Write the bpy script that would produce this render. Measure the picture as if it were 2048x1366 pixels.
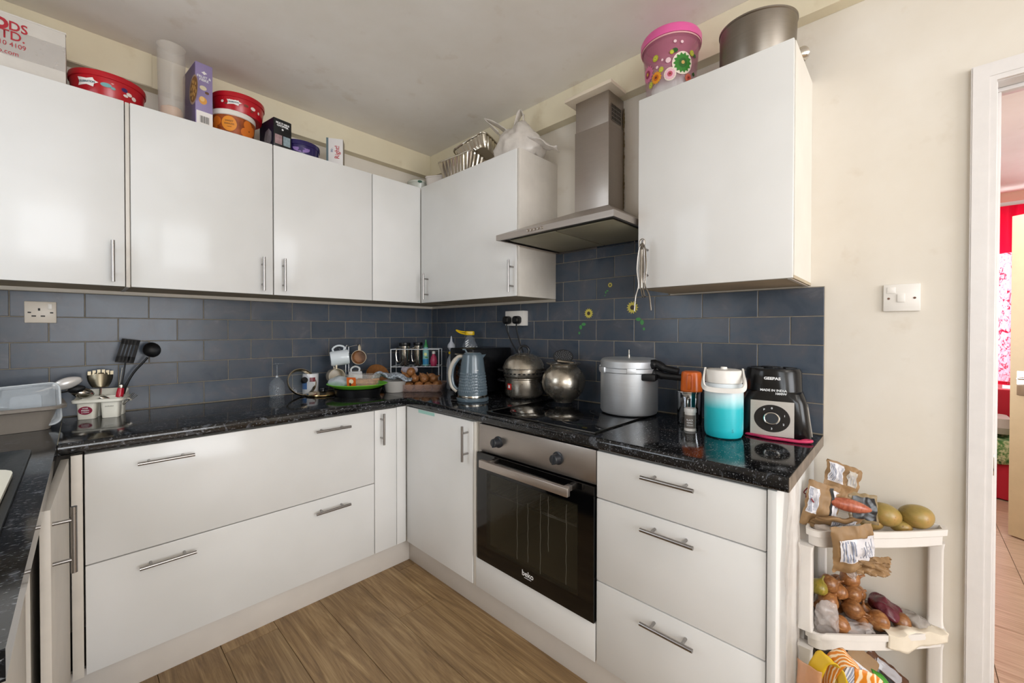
import bpy, bmesh, math, random
from math import sin, cos, pi, radians, sqrt
from mathutils import Vector, Matrix, noise

for o in list(bpy.data.objects): bpy.data.objects.remove(o)
S = bpy.context.scene
COL = S.collection
R_ = random.Random(7)

# ------------------------------------------------------------------ camera
cam_d = bpy.data.cameras.new('camera'); cam = bpy.data.objects.new('camera', cam_d); COL.objects.link(cam)
yaw, pitch, roll, F = radians(43.6882), radians(-0.5718), radians(0.0765), 827.14
fw = Vector((cos(yaw)*cos(pitch), sin(yaw)*cos(pitch), sin(pitch)))
rt = Vector((sin(yaw), -cos(yaw), 0)); up = rt.cross(fw)
rt2 = rt*cos(roll)+up*sin(roll); up2 = up*cos(roll)-rt*sin(roll)
M = Matrix((rt2, up2, -fw)).transposed().to_4x4(); M.translation = (-1.8006, -2.5326, 1.2745)
cam.matrix_world = M
cam_d.sensor_fit = 'HORIZONTAL'; cam_d.sensor_width = 36.0; cam_d.lens = F/2048*36
cam_d.shift_x = 0.0; cam_d.shift_y = -14.84/2048
cam_d.clip_start = 0.02; cam_d.clip_end = 100
S.camera = cam

# ------------------------------------------------------------------ sky, lights, exposure
def srgb(h):
    if isinstance(h, str):
        h = h.lstrip('#'); c = [int(h[i:i+2], 16)/255 for i in (0, 2, 4)]
    else: c = [x/255 for x in h]
    return tuple((x/12.92 if x <= .04045 else ((x+.055)/1.055)**2.4) for x in c)+(1.0,)
w = bpy.data.worlds.new('sky'); S.world = w; w.use_nodes = True
bg = w.node_tree.nodes['Background']; bg.inputs[0].default_value = srgb('#dfe8f2'); bg.inputs[1].default_value = 3.0
def area(name, loc, direction, sx, sy, energy, color=(1, 1, 1), spread=180):
    l = bpy.data.lights.new(name, 'AREA'); l.shape = 'RECTANGLE'; l.size = sx; l.size_y = sy
    l.energy = energy; l.color = color; l.spread = radians(spread)
    o = bpy.data.objects.new(name, l); COL.objects.link(o); o.location = loc
    o.rotation_euler = Vector(direction).to_track_quat('-Z', 'Y').to_euler()
    return o
area('daylight_sink_window', (-2.62, -0.98, 1.65), (1, -.15, -.12), 0.72, 1.0, 15, (.86, .93, 1.0))
area('added_side_window_light', (-2.62, -3.75, 1.60), (1, .30, -.03), 1.25, 1.1, 44, (.92, .965, 1.0))  # added light from the left to lift the right-hand wall
area('unseen_rear_window_light', (-1.35, -5.97, 1.50), (0.03, 1, .02), 1.9, 1.8, 170, (.97, .98, 1.0))  # unseen source, kept far behind the camera for even light
area('kitchen_overhead_fill', (-1.35, -4.4, 2.40), (0, 0, -1), .5, .5, 12, (1.0, .95, .88))  # soft overhead fill added behind the camera, not a fitted lamp
area('daylight_bedroom_window', (3.98, -3.3, 1.6), (-1, 0, -.1), 1.1, 1.5, 60, (1, .98, .97))
area('bedroom_overhead_fill', (1.7, -3.1, 2.30), (0, 0, -1), .6, .6, 30, (.95, .96, 1.0))  # overhead fill added to brighten the next room
area('bedroom_side_fill', (1.9, -1.75, 1.4), (0, -1, .1), 1.4, 1.2, 30, (.93, .97, 1.0))  # side fill added inside the room; that wall has no opening
S.view_settings.view_transform = 'Standard'; S.view_settings.look = 'None'
S.view_settings.gamma = 1.0; S.view_settings.use_curve_mapping = False
S.view_settings.exposure = -0.68

# ------------------------------------------------------------------ mesh helpers
def B(): return bmesh.new()
def box(bm, p0, p1, bev=0, seg=2, mat=None):
    x0, y0, z0 = [min(a, b) for a, b in zip(p0, p1)]; x1, y1, z1 = [max(a, b) for a, b in zip(p0, p1)]
    v = [bm.verts.new(q) for q in ((x0,y0,z0),(x1,y0,z0),(x1,y1,z0),(x0,y1,z0),(x0,y0,z1),(x1,y0,z1),(x1,y1,z1),(x0,y1,z1))]
    fs = [bm.faces.new([v[i] for i in f]) for f in ((3,2,1,0),(4,5,6,7),(0,1,5,4),(1,2,6,5),(2,3,7,6),(3,0,4,7))]
    if bev:
        es = {e for f in fs for e in f.edges}
        bmesh.ops.bevel(bm, geom=list(es), offset=bev, segments=seg, affect='EDGES', profile=.5)
    if mat is not None:
        for q in v:
            pass
    return bm
def boxr(bm, p0, p1, M, bev=0):
    t = B(); box(t, p0, p1, bev); t.transform(M); merge(bm, t)
def merge(bm, t):
    me = bpy.data.meshes.new('tmp'); t.to_mesh(me); t.free(); bm.from_mesh(me); bpy.data.meshes.remove(me)
def lathe(bm, prof, n=32, c=(0, 0, 0), sx=1, sy=1):
    rings = []
    for r, z in prof:
        if r < 1e-6: rings.append([bm.verts.new((c[0], c[1], c[2]+z))])
        else: rings.append([bm.verts.new((c[0]+r*sx*cos(2*pi*i/n), c[1]+r*sy*sin(2*pi*i/n), c[2]+z)) for i in range(n)])
    for a, b in zip(rings, rings[1:]):
        if len(a) == 1 and len(b) == 1: continue
        for i in range(n):
            j = (i+1) % n
            if len(a) == 1: bm.faces.new((a[0], b[j], b[i]))
            elif len(b) == 1: bm.faces.new((a[i], a[j], b[0]))
            else: bm.faces.new((a[i], a[j], b[j], b[i]))
    return bm
def loft(bm, rings, cap=True, closed=True):
    rs = [[bm.verts.new(q) for q in r] for r in rings]; n = len(rs[0])
    for a, b in zip(rs, rs[1:]):
        for i in range(n if closed else n-1):
            j = (i+1) % n; bm.faces.new((a[i], a[j], b[j], b[i]))
    if cap and closed:
        bm.faces.new(rs[0][::-1]); bm.faces.new(rs[-1])
    return bm
def tube(bm, pts, r, n=8, closed=False):
    pts = [Vector(p) for p in pts]; m = len(pts); rings = []
    rr = r if isinstance(r, (list, tuple)) else [r]*m
    prev = None
    for k in range(m):
        if closed: t = (pts[(k+1) % m]-pts[k-1])
        else: t = pts[min(k+1, m-1)]-pts[max(k-1, 0)]
        t.normalize()
        if prev is None:
            a = Vector((0, 0, 1)) if abs(t.z) < .9 else Vector((1, 0, 0)); u = t.cross(a).normalized()
        else: u = (prev-t*prev.dot(t)).normalized()
        prev = u; v = t.cross(u)
        rings.append([pts[k]+(u*cos(2*pi*i/n)+v*sin(2*pi*i/n))*rr[k] for i in range(n)])
    if closed: rings.append(rings[0]); loft(bm, rings, cap=False)
    else: loft(bm, rings)
    return bm
def prism(bm, poly, axis, a, b):
    def P(u, v, w): return {'x': (w, u, v), 'y': (u, w, v), 'z': (u, v, w)}[axis]
    return loft(bm, [[P(u, v, a) for u, v in poly], [P(u, v, b) for u, v in poly]])
def rrect(w, h, r, n=4, cx=0, cy=0):
    o = []
    for qx, qy, a0 in ((1, 1, 0), (-1, 1, 90), (-1, -1, 180), (1, -1, 270)):
        for i in range(n+1):
            a = radians(a0+90*i/n); o.append((cx+qx*(w/2-r)+r*cos(a), cy+qy*(h/2-r)+r*sin(a)))
    return o
def rloft(bm, levels, n=4, cap=True):          # levels: (w, h, r, z)
    loft(bm, [[(x, y, z) for x, y in rrect(w, h, r, n)] for w, h, r, z in levels], cap)
    return bm
def grid(bm, nu, nv, f, closed_u=False):
    V = [[bm.verts.new(f(i/nu, j/nv)) for j in range(nv+1)] for i in range(nu if closed_u else nu+1)]
    for i in range(nu):
        for j in range(nv):
            k = (i+1) % len(V); bm.faces.new((V[i][j], V[k][j], V[k][j+1], V[i][j+1]))
    return bm
def smoothpts(P, k=6):
    P = [Vector(p) for p in P]; out = []
    for i in range(len(P)-1):
        p0, p1, p2, p3 = P[max(i-1, 0)], P[i], P[i+1], P[min(i+2, len(P)-1)]
        for s in range(k):
            t = s/k; out.append(.5*((2*p1)+(p2-p0)*t+(2*p0-5*p1+4*p2-p3)*t*t+(3*p1-p0-3*p2+p3)*t**3))
    out.append(P[-1]); return out
def crumple(bm, amp, sc, seed=0):
    off = Vector((seed*7.3, seed*3.1, seed*1.7))
    for v in bm.verts:
        d = noise.noise_vector(v.co*sc+off)+.5*noise.noise_vector(v.co*sc*2.3+off)
        v.co += d*amp
def to_obj(name, bm, m, parent=None, loc=None, rot=None, smooth=35):
    if isinstance(bm, bmesh.types.BMesh):
        bmesh.ops.recalc_face_normals(bm, faces=bm.faces)
        me = bpy.data.meshes.new(name); bm.to_mesh(me); bm.free()
    else: me = bm
    if m is not None:
        me.materials.clear()
        for q in (m if isinstance(m, (list, tuple)) else [m]): me.materials.append(q)
    if smooth:
        me.polygons.foreach_set('use_smooth', [True]*len(me.polygons)); me.set_sharp_from_angle(angle=radians(smooth))
    o = bpy.data.objects.new(name, me); COL.objects.link(o)
    if parent is not None: o.parent = parent
    if loc: o.location = loc
    if rot: o.rotation_euler = rot
    return o
def tag(o, label, cat=None, group=None, kind=None):
    o['label'] = label
    if cat: o['category'] = cat
    if group: o['group'] = group
    if kind: o['kind'] = kind
    return o
def thing(name, label, cat, loc=(0, 0, 0), rz=0, group=None, kind=None, rot=None):
    o = bpy.data.objects.new(name, None); o.empty_display_size = .05; COL.objects.link(o); o.location = loc
    o.rotation_euler = rot if rot else (0, 0, radians(rz)); return tag(o, label, cat, group, kind)
def dup(root, loc, rot=None, sc=None, label=None):
    r = root.copy(); COL.objects.link(r); r.location = loc
    if rot: r.rotation_euler = rot
    if sc: r.scale = sc
    if label: r['label'] = label
    for ch in list(root.children):
        c = ch.copy(); COL.objects.link(c); c.parent = r
        for g in ch.children:
            d = g.copy(); COL.objects.link(d); d.parent = c
    return r
_tc = {}
def text_mesh(s, size, bold=0.0, align='CENTER', shear=0):
    cu = bpy.data.curves.new('t', 'FONT'); cu.body = s; cu.size = size; cu.align_x = align; cu.align_y = 'CENTER'
    cu.offset = bold; cu.shear = shear; cu.resolution_u = 3; cu.fill_mode = 'FRONT'
    o = bpy.data.objects.new('t', cu); COL.objects.link(o)
    dg = bpy.context.evaluated_depsgraph_get(); dg.update(); me = bpy.data.meshes.new_from_object(o.evaluated_get(dg))
    bpy.data.objects.remove(o); bpy.data.curves.remove(cu); return me
def text(name, s, size, m, parent, f, bold=0.0, align='CENTER', xs=1.0, shear=0):
    """flat print: letter outlines laid on a surface, f maps (u, v) to a point"""
    me = text_mesh(s, size, bold, align, shear)
    for v in me.vertices: v.co = f(v.co.x*xs, v.co.y)
    return to_obj(name, me, m, parent, smooth=0)
def patch(name, poly, m, parent, f, depth=None):
    bm = B(); vs = [bm.verts.new(f(u, v)) for u, v in poly]; bm.faces.new(vs); return to_obj(name, bm, m, parent, smooth=0)
def disc(name, u0, v0, ru, rv, m, parent, f, n=20, star=0.0, k=12):
    """printed disc (or petal wheel) on a surface"""
    N = max(n, k*2 if star else n)
    return fan(name, u0, v0, [(ru*cos(2*pi*i/N)*(1-(star if star and i % 2 else 0)), rv*sin(2*pi*i/N)*(1-(star if star and i % 2 else 0))) for i in range(N)], m, parent, f, 4)
def fan(name, u0, v0, pts, m, parent, f, rings=5):
    bm = B(); c = bm.verts.new(f(u0, v0)); prev = None; N = len(pts)
    for k in range(1, rings+1):
        cur = [bm.verts.new(f(u0+a*k/rings, v0+q*k/rings)) for a, q in pts]
        for i in range(N):
            j = (i+1) % N
            if prev is None: bm.faces.new((c, cur[i], cur[j]))
            else: bm.faces.new((prev[i], cur[i], cur[j], prev[j]))
        prev = cur
    return to_obj(name, bm, m, parent, smooth=0)
def cyl(r, a0=0.0, off=.0008, taper=0.0, z0=0.0):   # local -y is the front
    def f(u, v):
        rr = r+taper*(v-z0)+off; a = a0+u/r; return Vector((rr*sin(a), -rr*cos(a), v))
    return f
def rectpatch(name, u0, v0, u1, v1, m, parent, f, nu=8, nv=1):
    bm = B(); grid(bm, nu, nv, lambda s, t: f(u0+(u1-u0)*s, v0+(v1-v0)*t)); return to_obj(name, bm, m, parent, smooth=60)
def front(y=0.0):    # facing local -y
    return lambda u, v: Vector((u, y, v))

# ------------------------------------------------------------------ materials
class NT:
    def __init__(s, name):
        s.m = bpy.data.materials.new(name); s.m.use_nodes = True; s.t = s.m.node_tree; s.b = s.t.nodes['Principled BSDF']
        s.out = s.t.nodes['Material Output']
    def n(s, typ, **k):
        q = s.t.nodes.new(typ)
        for a, b in k.items():
            if a.startswith('i_'):
                key = a[2:].replace('_', ' '); q.inputs[key].default_value = b
            else: setattr(q, a, b)
        return q
    def l(s, a, b): s.t.links.new(a, b)
    def set(s, **k):
        for a, b in k.items(): s.b.inputs[a.replace('_', ' ')].default_value = b
    def coord(s, obj=True, scale=(1, 1, 1), rnd=False):
        c = s.n('ShaderNodeTexCoord'); mp = s.n('ShaderNodeMapping'); mp.inputs['Scale'].default_value = scale
        s.l(c.outputs['Object'], mp.inputs[0])
        if rnd:
            oi = s.n('ShaderNodeObjectInfo'); mu = s.n('ShaderNodeMath', operation='MULTIPLY'); mu.inputs[1].default_value = 37.0
            s.l(oi.outputs['Random'], mu.inputs[0]); s.l(mu.outputs[0], mp.inputs['Location'])
        return mp.outputs[0]
    def noise(s, vec, scale=5, detail=3, rough=.5, dist=0):
        q = s.n('ShaderNodeTexNoise'); q.inputs['Scale'].default_value = scale; q.inputs['Detail'].default_value = detail
        q.inputs['Roughness'].default_value = rough; q.inputs['Distortion'].default_value = dist
        if vec is not None: s.l(vec, q.inputs['Vector'])
        return q.outputs['Fac']
    def ramp(s, fac, stops, const=False):
        q = s.n('ShaderNodeValToRGB'); e = q.color_ramp.elements
        if const: q.color_ramp.interpolation = 'CONSTANT'
        while len(e) < len(stops): e.new(.5)
        for i, (p, c) in enumerate(stops): e[i].position = p; e[i].color = srgb(c) if isinstance(c, (str, tuple)) and not (isinstance(c, tuple) and len(c) == 4) else c
        s.l(fac, q.inputs[0]); return q.outputs[0]
    def mix(s, fac, a, b):
        q = s.n('ShaderNodeMix', data_type='RGBA')
        if isinstance(fac, float): q.inputs[0].default_value = fac
        else: s.l(fac, q.inputs[0])
        for i, x in ((6, a), (7, b)):
            if isinstance(x, str): q.inputs[i].default_value = srgb(x)
            else: s.l(x, q.inputs[i])
        return q.outputs[2]
    def bump(s, h, strength=.2, dist=.002):
        q = s.n('ShaderNodeBump'); q.inputs['Strength'].default_value = strength; q.inputs['Distance'].default_value = dist
        s.l(h, q.inputs['Height']); s.l(q.outputs[0], s.b.inputs['Normal'])
_m = {}
def mat(name, color='#808080', rough=.5, metal=0, spec=.5, coat=0, trans=0, alpha=1, var=0.0, vs=20, bump=0, bs=60, ior=1.5, sss=0, emit=0):
    if name in _m: return _m[name]
    q = NT(name); q.set(Roughness=rough, Metallic=metal, IOR=ior, Alpha=alpha)
    q.b.inputs['Specular IOR Level'].default_value = spec
    q.b.inputs['Transmission Weight'].default_value = trans
    if coat: q.b.inputs['Coat Weight'].default_value = coat; q.b.inputs['Coat Roughness'].default_value = .04
    v = q.coord()
    base = srgb(color)
    if var:
        f = q.noise(v, vs, 4, .6); dk = tuple(x*(1-var) for x in base[:3])+(1,); lt = tuple(min(1, x*(1+var*.6)) for x in base[:3])+(1,)
        r = q.ramp(f, [(.3, dk), (.7, lt)]); q.l(r, q.b.inputs['Base Color'])
        rr = q.n('ShaderNodeMapRange'); rr.inputs[3].default_value = max(0, rough-.06); rr.inputs[4].default_value = min(1, rough+.1); q.l(f, rr.inputs[0]); q.l(rr.outputs[0], q.b.inputs['Roughness'])
    else: q.b.inputs['Base Color'].default_value = base
    if bump: q.bump(q.noise(v, bs, 4), bump)
    if sss: q.b.inputs['Subsurface Weight'].default_value = sss; q.b.inputs['Subsurface Radius'].default_value = (.01, .006, .004)
    if emit: q.b.inputs['Emission Color'].default_value = base; q.b.inputs['Emission Strength'].default_value = emit
    _m[name] = q.m; return q.m
def thin(name, color, alpha=.35, rough=.15, var=0.3, spec=.6, vs=30):
    """thin clear or milky plastic: a see-through sheet with gloss and creases"""
    if name in _m: return _m[name]
    q = NT(name); q.set(Roughness=rough); q.b.inputs['Base Color'].default_value = srgb(color); q.b.inputs['Specular IOR Level'].default_value = spec
    v = q.coord(); f = q.noise(v, vs, 4, .6)
    r = q.n('ShaderNodeMapRange'); r.inputs[3].default_value = alpha*(1-var); r.inputs[4].default_value = min(1, alpha*(1+var)); q.l(f, r.inputs[0]); q.l(r.outputs[0], q.b.inputs['Alpha'])
    q.bump(f, .25, .003); _m[name] = q.m; return q.m

def m_wall(name, color, dark):
    q = NT(name); v = q.coord(); f = q.noise(v, 1.7, 5, .6); g = q.noise(v, 9, 4, .55)
    c = q.ramp(f, [(.35, dark), (.62, color)]); s = q.ramp(g, [(.62, '#ffffff'), (.80, '#e9e1d6')])
    mm = q.n('ShaderNodeMix', data_type='RGBA', blend_type='MULTIPLY'); mm.inputs[0].default_value = .6; q.l(c, mm.inputs[6]); q.l(s, mm.inputs[7])
    q.l(mm.outputs[2], q.b.inputs['Base Color']); q.set(Roughness=.62); q.bump(q.noise(v, 140, 3), .08, .002); return q.m
W_CREAM = m_wall('cream_wall_paint', '#e5ded3', '#ddd4c6')
W_BEAM = m_wall('cream_beam_paint', '#e6dcc2', '#ded2b5')
W_CEIL = m_wall('ceiling_paint', '#f1ece5', '#e8e1d7')
W_ROOM = m_wall('bedroom_wall_paint', '#e6d6bf', '#ddccb3')
W_RCEIL = m_wall('bedroom_ceiling_paint', '#efe6e3', '#e6dad6')
def m_gloss():
    q = NT('gloss_white_door'); v = q.coord(); f = q.noise(v, 2.2, 3, .5)
    q.l(q.ramp(f, [(.35, '#e0dfdc'), (.65, '#e9e8e6')]), q.b.inputs['Base Color'])
    q.set(Roughness=.15); q.b.inputs['Specular IOR Level'].default_value = .22
    q.bump(q.noise(v, 5, 2), .03, .01); return q.m
GLOSS = m_gloss()
CARC = mat('white_carcass_board', '#e4ded4', .45, var=.05, vs=6)
CREAMP = mat('aged_cream_panel', '#dbd4ca', .4, var=.08, vs=9)
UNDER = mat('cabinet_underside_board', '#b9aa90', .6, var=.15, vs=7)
def m_brushed(name, color='#b9b4ad', rough=.32, sc=(2, 2, 160), metal=1.0):
    q = NT(name); v = q.coord(scale=sc); f = q.noise(v, 6, 4, .6); g = q.noise(q.coord(), 9, 4, .6)
    b = srgb(color); q.l(q.ramp(f, [(.2, tuple(x*.86 for x in b[:3])+(1,)), (.8, b)]), q.b.inputs['Base Color'])
    r = q.n('ShaderNodeMapRange'); r.inputs[3].default_value = rough-.08; r.inputs[4].default_value = rough+.14; q.l(g, r.inputs[0]); q.l(r.outputs[0], q.b.inputs['Roughness'])
    q.set(Metallic=metal); q.bump(f, .04, .001); return q.m
STEEL = m_brushed('brushed_steel', '#b5ada6', .36)
HANDLE = m_brushed('satin_nickel', '#a7a3a0', .25, (60, 60, 3))
ALU = m_brushed('cast_aluminium', '#d3d6da', .42, (2, 2, 90), .8)
CHROME = mat('polished_chrome', '#cfcac2', .09, 1)
POTST = mat('worn_polished_steel', '#bdb5a8', .25, .92, var=.22, vs=14, bump=.06, bs=30)
BLACKP = mat('black_plastic', '#0f0f11', .3, 0, .5)
BLACKM = mat('matt_black_plastic', '#101012', .5, 0, .4)
WHITEP = mat('white_plastic', '#ece8e2', .3, 0, .5, var=.03)
CREAMPL = mat('cream_plastic', '#edeadd', .28, 0, .5, var=.03)
PRINTW = mat('white_print', '#e9e9ea', .5); PRINTK = mat('black_print', '#1c1c1e', .5); PRINTG = mat('grey_print', '#8d93a6', .5)
PRINTR = mat('red_print', '#b01f2e', .5)
GROUT = mat('grey_brown_grout', '#8a8172', .85, var=.2, vs=40)
def m_tile():
    q = NT('slate_blue_glazed_tile'); v = q.coord(rnd=True); f = q.noise(v, 9, 5, .6, .6); oi = q.n('ShaderNodeObjectInfo')
    c = q.ramp(f, [(.28, '#3f4956'), (.45, '#4a525d'), (.6, '#52555d'), (.75, '#62656c')])
    h = q.n('ShaderNodeHueSaturation'); q.l(c, h.inputs['Color']); r = q.n('ShaderNodeMapRange'); r.inputs[3].default_value = .86; r.inputs[4].default_value = 1.12
    q.l(oi.outputs['Random'], r.inputs[0]); q.l(r.outputs[0], h.inputs['Value']); q.l(h.outputs[0], q.b.inputs['Base Color'])
    rr = q.n('ShaderNodeMapRange'); rr.inputs[3].default_value = .1; rr.inputs[4].default_value = .34; q.l(f, rr.inputs[0]); q.l(rr.outputs[0], q.b.inputs['Roughness'])
    q.b.inputs['Specular IOR Level'].default_value = .26
    q.bump(q.noise(v, 7, 3), .12, .004); return q.m
TILE = m_tile()
def m_top():
    q = NT('black_flecked_laminate'); v = q.coord(); v2 = q.coord(scale=(1, 2.6, 2))
    a = q.noise(v, 26, 5, .65, .8); b = q.noise(v2, 95, 3, .6, .5); d = q.noise(v, 5, 3, .5)
    base = q.ramp(d, [(.35, '#08080a'), (.65, '#121214')])
    fl = q.ramp(a, [(.57, '#000000'), (.66, '#50545b')]); f2 = q.ramp(b, [(.60, '#000000'), (.68, '#8f9296')])
    ad = q.n('ShaderNodeMix', data_type='RGBA', blend_type='ADD'); ad.inputs[0].default_value = .8; q.l(base, ad.inputs[6]); q.l(fl, ad.inputs[7])
    a2 = q.n('ShaderNodeMix', data_type='RGBA', blend_type='ADD'); a2.inputs[0].default_value = .7; q.l(ad.outputs[2], a2.inputs[6]); q.l(f2, a2.inputs[7])
    q.l(a2.outputs[2], q.b.inputs['Base Color']); q.set(Roughness=.1); q.b.inputs['Specular IOR Level'].default_value = .55
    q.bump(q.noise(v, 30, 2), .02, .002); return q.m
TOP = m_top()
def m_wood(name, c0, c1, c2, tint=.12, rough=.42):
    q = NT(name); v = q.coord(scale=(1, .09, 1), rnd=True); v2 = q.coord(scale=(1, .03, 1), rnd=True)
    a = q.noise(v, 17, 6, .66, 2.2); b = q.noise(v2, 150, 3, .6, .3)
    c = q.ramp(a, [(.28, c0), (.5, c1), (.72, c2)]); g = q.ramp(b, [(.35, '#cfc6ba'), (.6, '#ffffff')])
    mm = q.n('ShaderNodeMix', data_type='RGBA', blend_type='MULTIPLY'); mm.inputs[0].default_value = .75; q.l(c, mm.inputs[6]); q.l(g, mm.inputs[7])
    h = q.n('ShaderNodeHueSaturation'); q.l(mm.outputs[2], h.inputs['Color']); oi = q.n('ShaderNodeObjectInfo')
    r = q.n('ShaderNodeMapRange'); r.inputs[3].default_value = 1-tint; r.inputs[4].default_value = 1+tint; q.l(oi.outputs['Random'], r.inputs[0]); q.l(r.outputs[0], h.inputs['Value'])
    q.l(h.outputs[0], q.b.inputs['Base Color']); q.set(Roughness=rough); q.bump(b, .06, .001); return q.m
OAK = m_wood('weathered_oak_vinyl', '#7a6040', '#9a7d57', '#b99d73')
OAK2 = m_wood('pale_oak_laminate', '#b3947a', '#c2a48b', '#cfb39b', .05, .33)

# ------------------------------------------------------------------ setting
def structure(name, bm, m, label, cat, smooth=0): return tag(to_obj(name, bm, m, smooth=smooth), label, cat, kind='structure')
CZ = 2.515
b = B(); box(b, (-2.6, 0, 0), (.1, .12, 2.62)); wall_back = structure('wall_back', b, W_CREAM, 'cream kitchen wall behind the long row of cabinets', 'wall')
b = B(); box(b, (0, -2.70, 0), (.1, 0, 2.62)); box(b, (0, -3.52, 1.99), (.1, -2.70, 2.62)); box(b, (0, -6.0, 0), (.1, -3.52, 2.62))
wall_right = structure('wall_right', b, W_CREAM, 'cream kitchen wall with the cooker hood, light switch and doorway', 'wall')
b = B(); X0, X1 = -2.57, -2.45
box(b, (X0, -6.0, 0), (X1, 0, 1.1)); box(b, (X0, -6.0, 2.17), (X1, 0, 2.62)); box(b, (X0, -.6, 1.1), (X1, 0, 2.17)); box(b, (X0, -3.10, 1.1), (X1, -1.38, 2.17)); box(b, (X0, -6.0, 1.1), (X1, -4.40, 2.17))
wall_left = structure('wall_left', b, W_CREAM, 'cream kitchen wall with the window over the sink', 'wall')
b = B(); box(b, (-2.57, -5.9, 0), (.1, -5.8, .55)); box(b, (-2.57, -5.9, 2.4), (.1, -5.8, 2.62)); box(b, (-2.57, -5.9, .55), (-2.3, -5.8, 2.4)); box(b, (-.4, -5.9, .55), (.1, -5.8, 2.4))
structure('wall_front', b, W_CREAM, 'cream kitchen wall with the unseen window set far back for even light', 'wall')
b = B(); box(b, (-2.57, -6.0, CZ), (.1, .12, CZ+.08)); structure('ceiling', b, W_CEIL, 'plain off-white kitchen ceiling', 'ceiling')
PANE = thin('window_glass', '#dfe8ee', .08, .02, 0)
PVC = mat('white_pvc', '#e9e9e7', .3)
def window(name, x0, x1, z0, z1, axis, at, label, mull=2):
    t = thing(name, label, 'window', kind='structure')
    def bx(bm, u0, v0, u1, v1, d0, d1):
        if axis == 'x': box(bm, (at+d0, u0, v0), (at+d1, u1, v1), .004)
        else: box(bm, (u0, at+d0, v0), (u1, at+d1, v1), .004)
    f = B(); s = .055
    bx(f, x0, z0, x1, z0+s, 0, .06); bx(f, x0, z1-s, x1, z1, 0, .06); bx(f, x0, z0+s, x0+s, z1-s, 0, .06); bx(f, x1-s, z0+s, x1, z1-s, 0, .06)
    for i in range(1, mull): u = x0+(x1-x0)*i/mull; bx(f, u-s/2, z0+s, u+s/2, z1-s, 0, .06)
    to_obj('window_frame', f, PVC, t)
    for i in range(mull):
        g = B(); w_ = (x1-x0)/mull; bx(g, x0+w_*i+s*.9, z0+s*.9, x0+w_*(i+1)-s*.9, z1-s*.9, .025, .031); to_obj('pane', g, PANE, t, smooth=0)
    return t
window('window_1', -1.38, -.60, 1.1, 2.17, 'x', -2.54, 'white framed window over the sink')
window('added_side_window', -4.40, -3.10, 1.1, 2.17, 'x', -2.54, 'white framed side window added behind the camera to light the right wall')  # unseen window added as the source of the side light
window('unseen_rear_window', -2.3, -.4, .55, 2.4, 'y', -5.88, 'white framed unseen window set far behind the camera for even light', 3)  # unseen window, sized and set back to even out the light

# boxed-in beams under the ceiling, on both walls
b = B(); box(b, (-2.45, -.056, 2.367), (-.056, 0, CZ), .002); box(b, (-2.45, -.060, 2.369), (-1.566, -.0555, CZ), .001)
structure('trim_1', b, W_BEAM, 'cream boxed beam under the ceiling above the long row of cabinets', 'beam')
b = B(); box(b, (-.056, -5.8, 2.365), (0, 0, CZ), .002); structure('trim_2', b, W_BEAM, 'cream boxed beam under the ceiling above the cooker hood', 'beam')

# kitchen floor: planks laid one by one
b = B(); box(b, (-2.57, -6.0, -.08), (.1, .12, -.006)); floor = structure('floor', b, mat('dark_floor_gap', '#2b2118', .8), 'weathered oak plank floor of the kitchen', 'floor')
pm = {}
def plank(w_, l_, m, parent, x, y, z=-.006, h=.006, name='plank', along='y', key=''):
    k = (round(w_, 3), round(l_, 3), along, key)
    if k not in pm:
        bm = B(); box(bm, (0, 0, 0), (w_-.0016, l_-.0016, h), .0008, 1); o = to_obj(name, bm, m, parent, (x, y, z), smooth=0); pm[k] = o.data; return o
    o = bpy.data.objects.new(name, pm[k]); COL.objects.link(o); o.parent = parent; o.location = (x, y, z); return o
PWd, PLn = .1935, 1.22
for i in range(-3, 8):
    xa = -1.027-PWd*(i-1)
    xa = -1.027+PWd*(3-i)
    jo = {0: -.915, 1: -.31}.get((3-i) % 2, 0)
    ystart = [-.30, -.92, -.60, -1.57+1.22*0][(3-i) % 4]
    y = ystart+PLn
    while y > -5.7:
        y0 = max(y-PLn, -5.78); y1 = min(y, 0.0)
        if y1-y0 > .05 and xa < 0 and xa+PWd > -2.45: plank(PWd, y1-y0, OAK, floor, xa, y0)
        y -= PLn

# ------------------------------------------------------------------ tiles
def tiles(wall, fmap, length, rows, sgn):
    """running-bond tiles on a wall; fmap(u0, z0, u1, z1, d0, d1) -> box corners"""
    cache = {}
    for (z0, z1, start, u_lo, u_hi) in rows:
        k = start
        while k > u_lo: k -= .2045
        while k < u_hi:
            a, c = max(k, u_lo), min(k+.2045, u_hi)
            if c-a > .012:
                key = (round(c-a, 4), round(z1-z0, 4))
                if key not in cache:
                    bm = B(); p0, p1 = fmap(0, 0, c-a-.003, z1-z0-.003, 0, .008); box(bm, p0, p1, .0012, 1); cache[key] = None
                    o = to_obj('tile', bm, TILE, wall); cache[key] = o.data
                else: o = bpy.data.objects.new('tile', cache[key]); COL.objects.link(o); o.parent = wall
                q = fmap(a+.0015, z0+.0015, 0, 0, 0, 0)[0]; j = R_.uniform(-.0006, .0006)
                o.location = (j, q[1], q[2]) if sgn == 'x' else (q[0], j, q[2])
            k += .2045
ZR = [.912, 1.017, 1.1195, 1.222, 1.3245, 1.427, 1.5295, 1.632, 1.7345]
def fA(u0, z0, u1, z1, d0, d1): return (u0, -.004-d1, z0), (u1, -.004-d0, z1)
def fB(u0, z0, u1, z1, d0, d1): return (-.004-d1, u0, z0), (-.004-d0, u1, z1)
rowsA = []; rowsB = []
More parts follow.
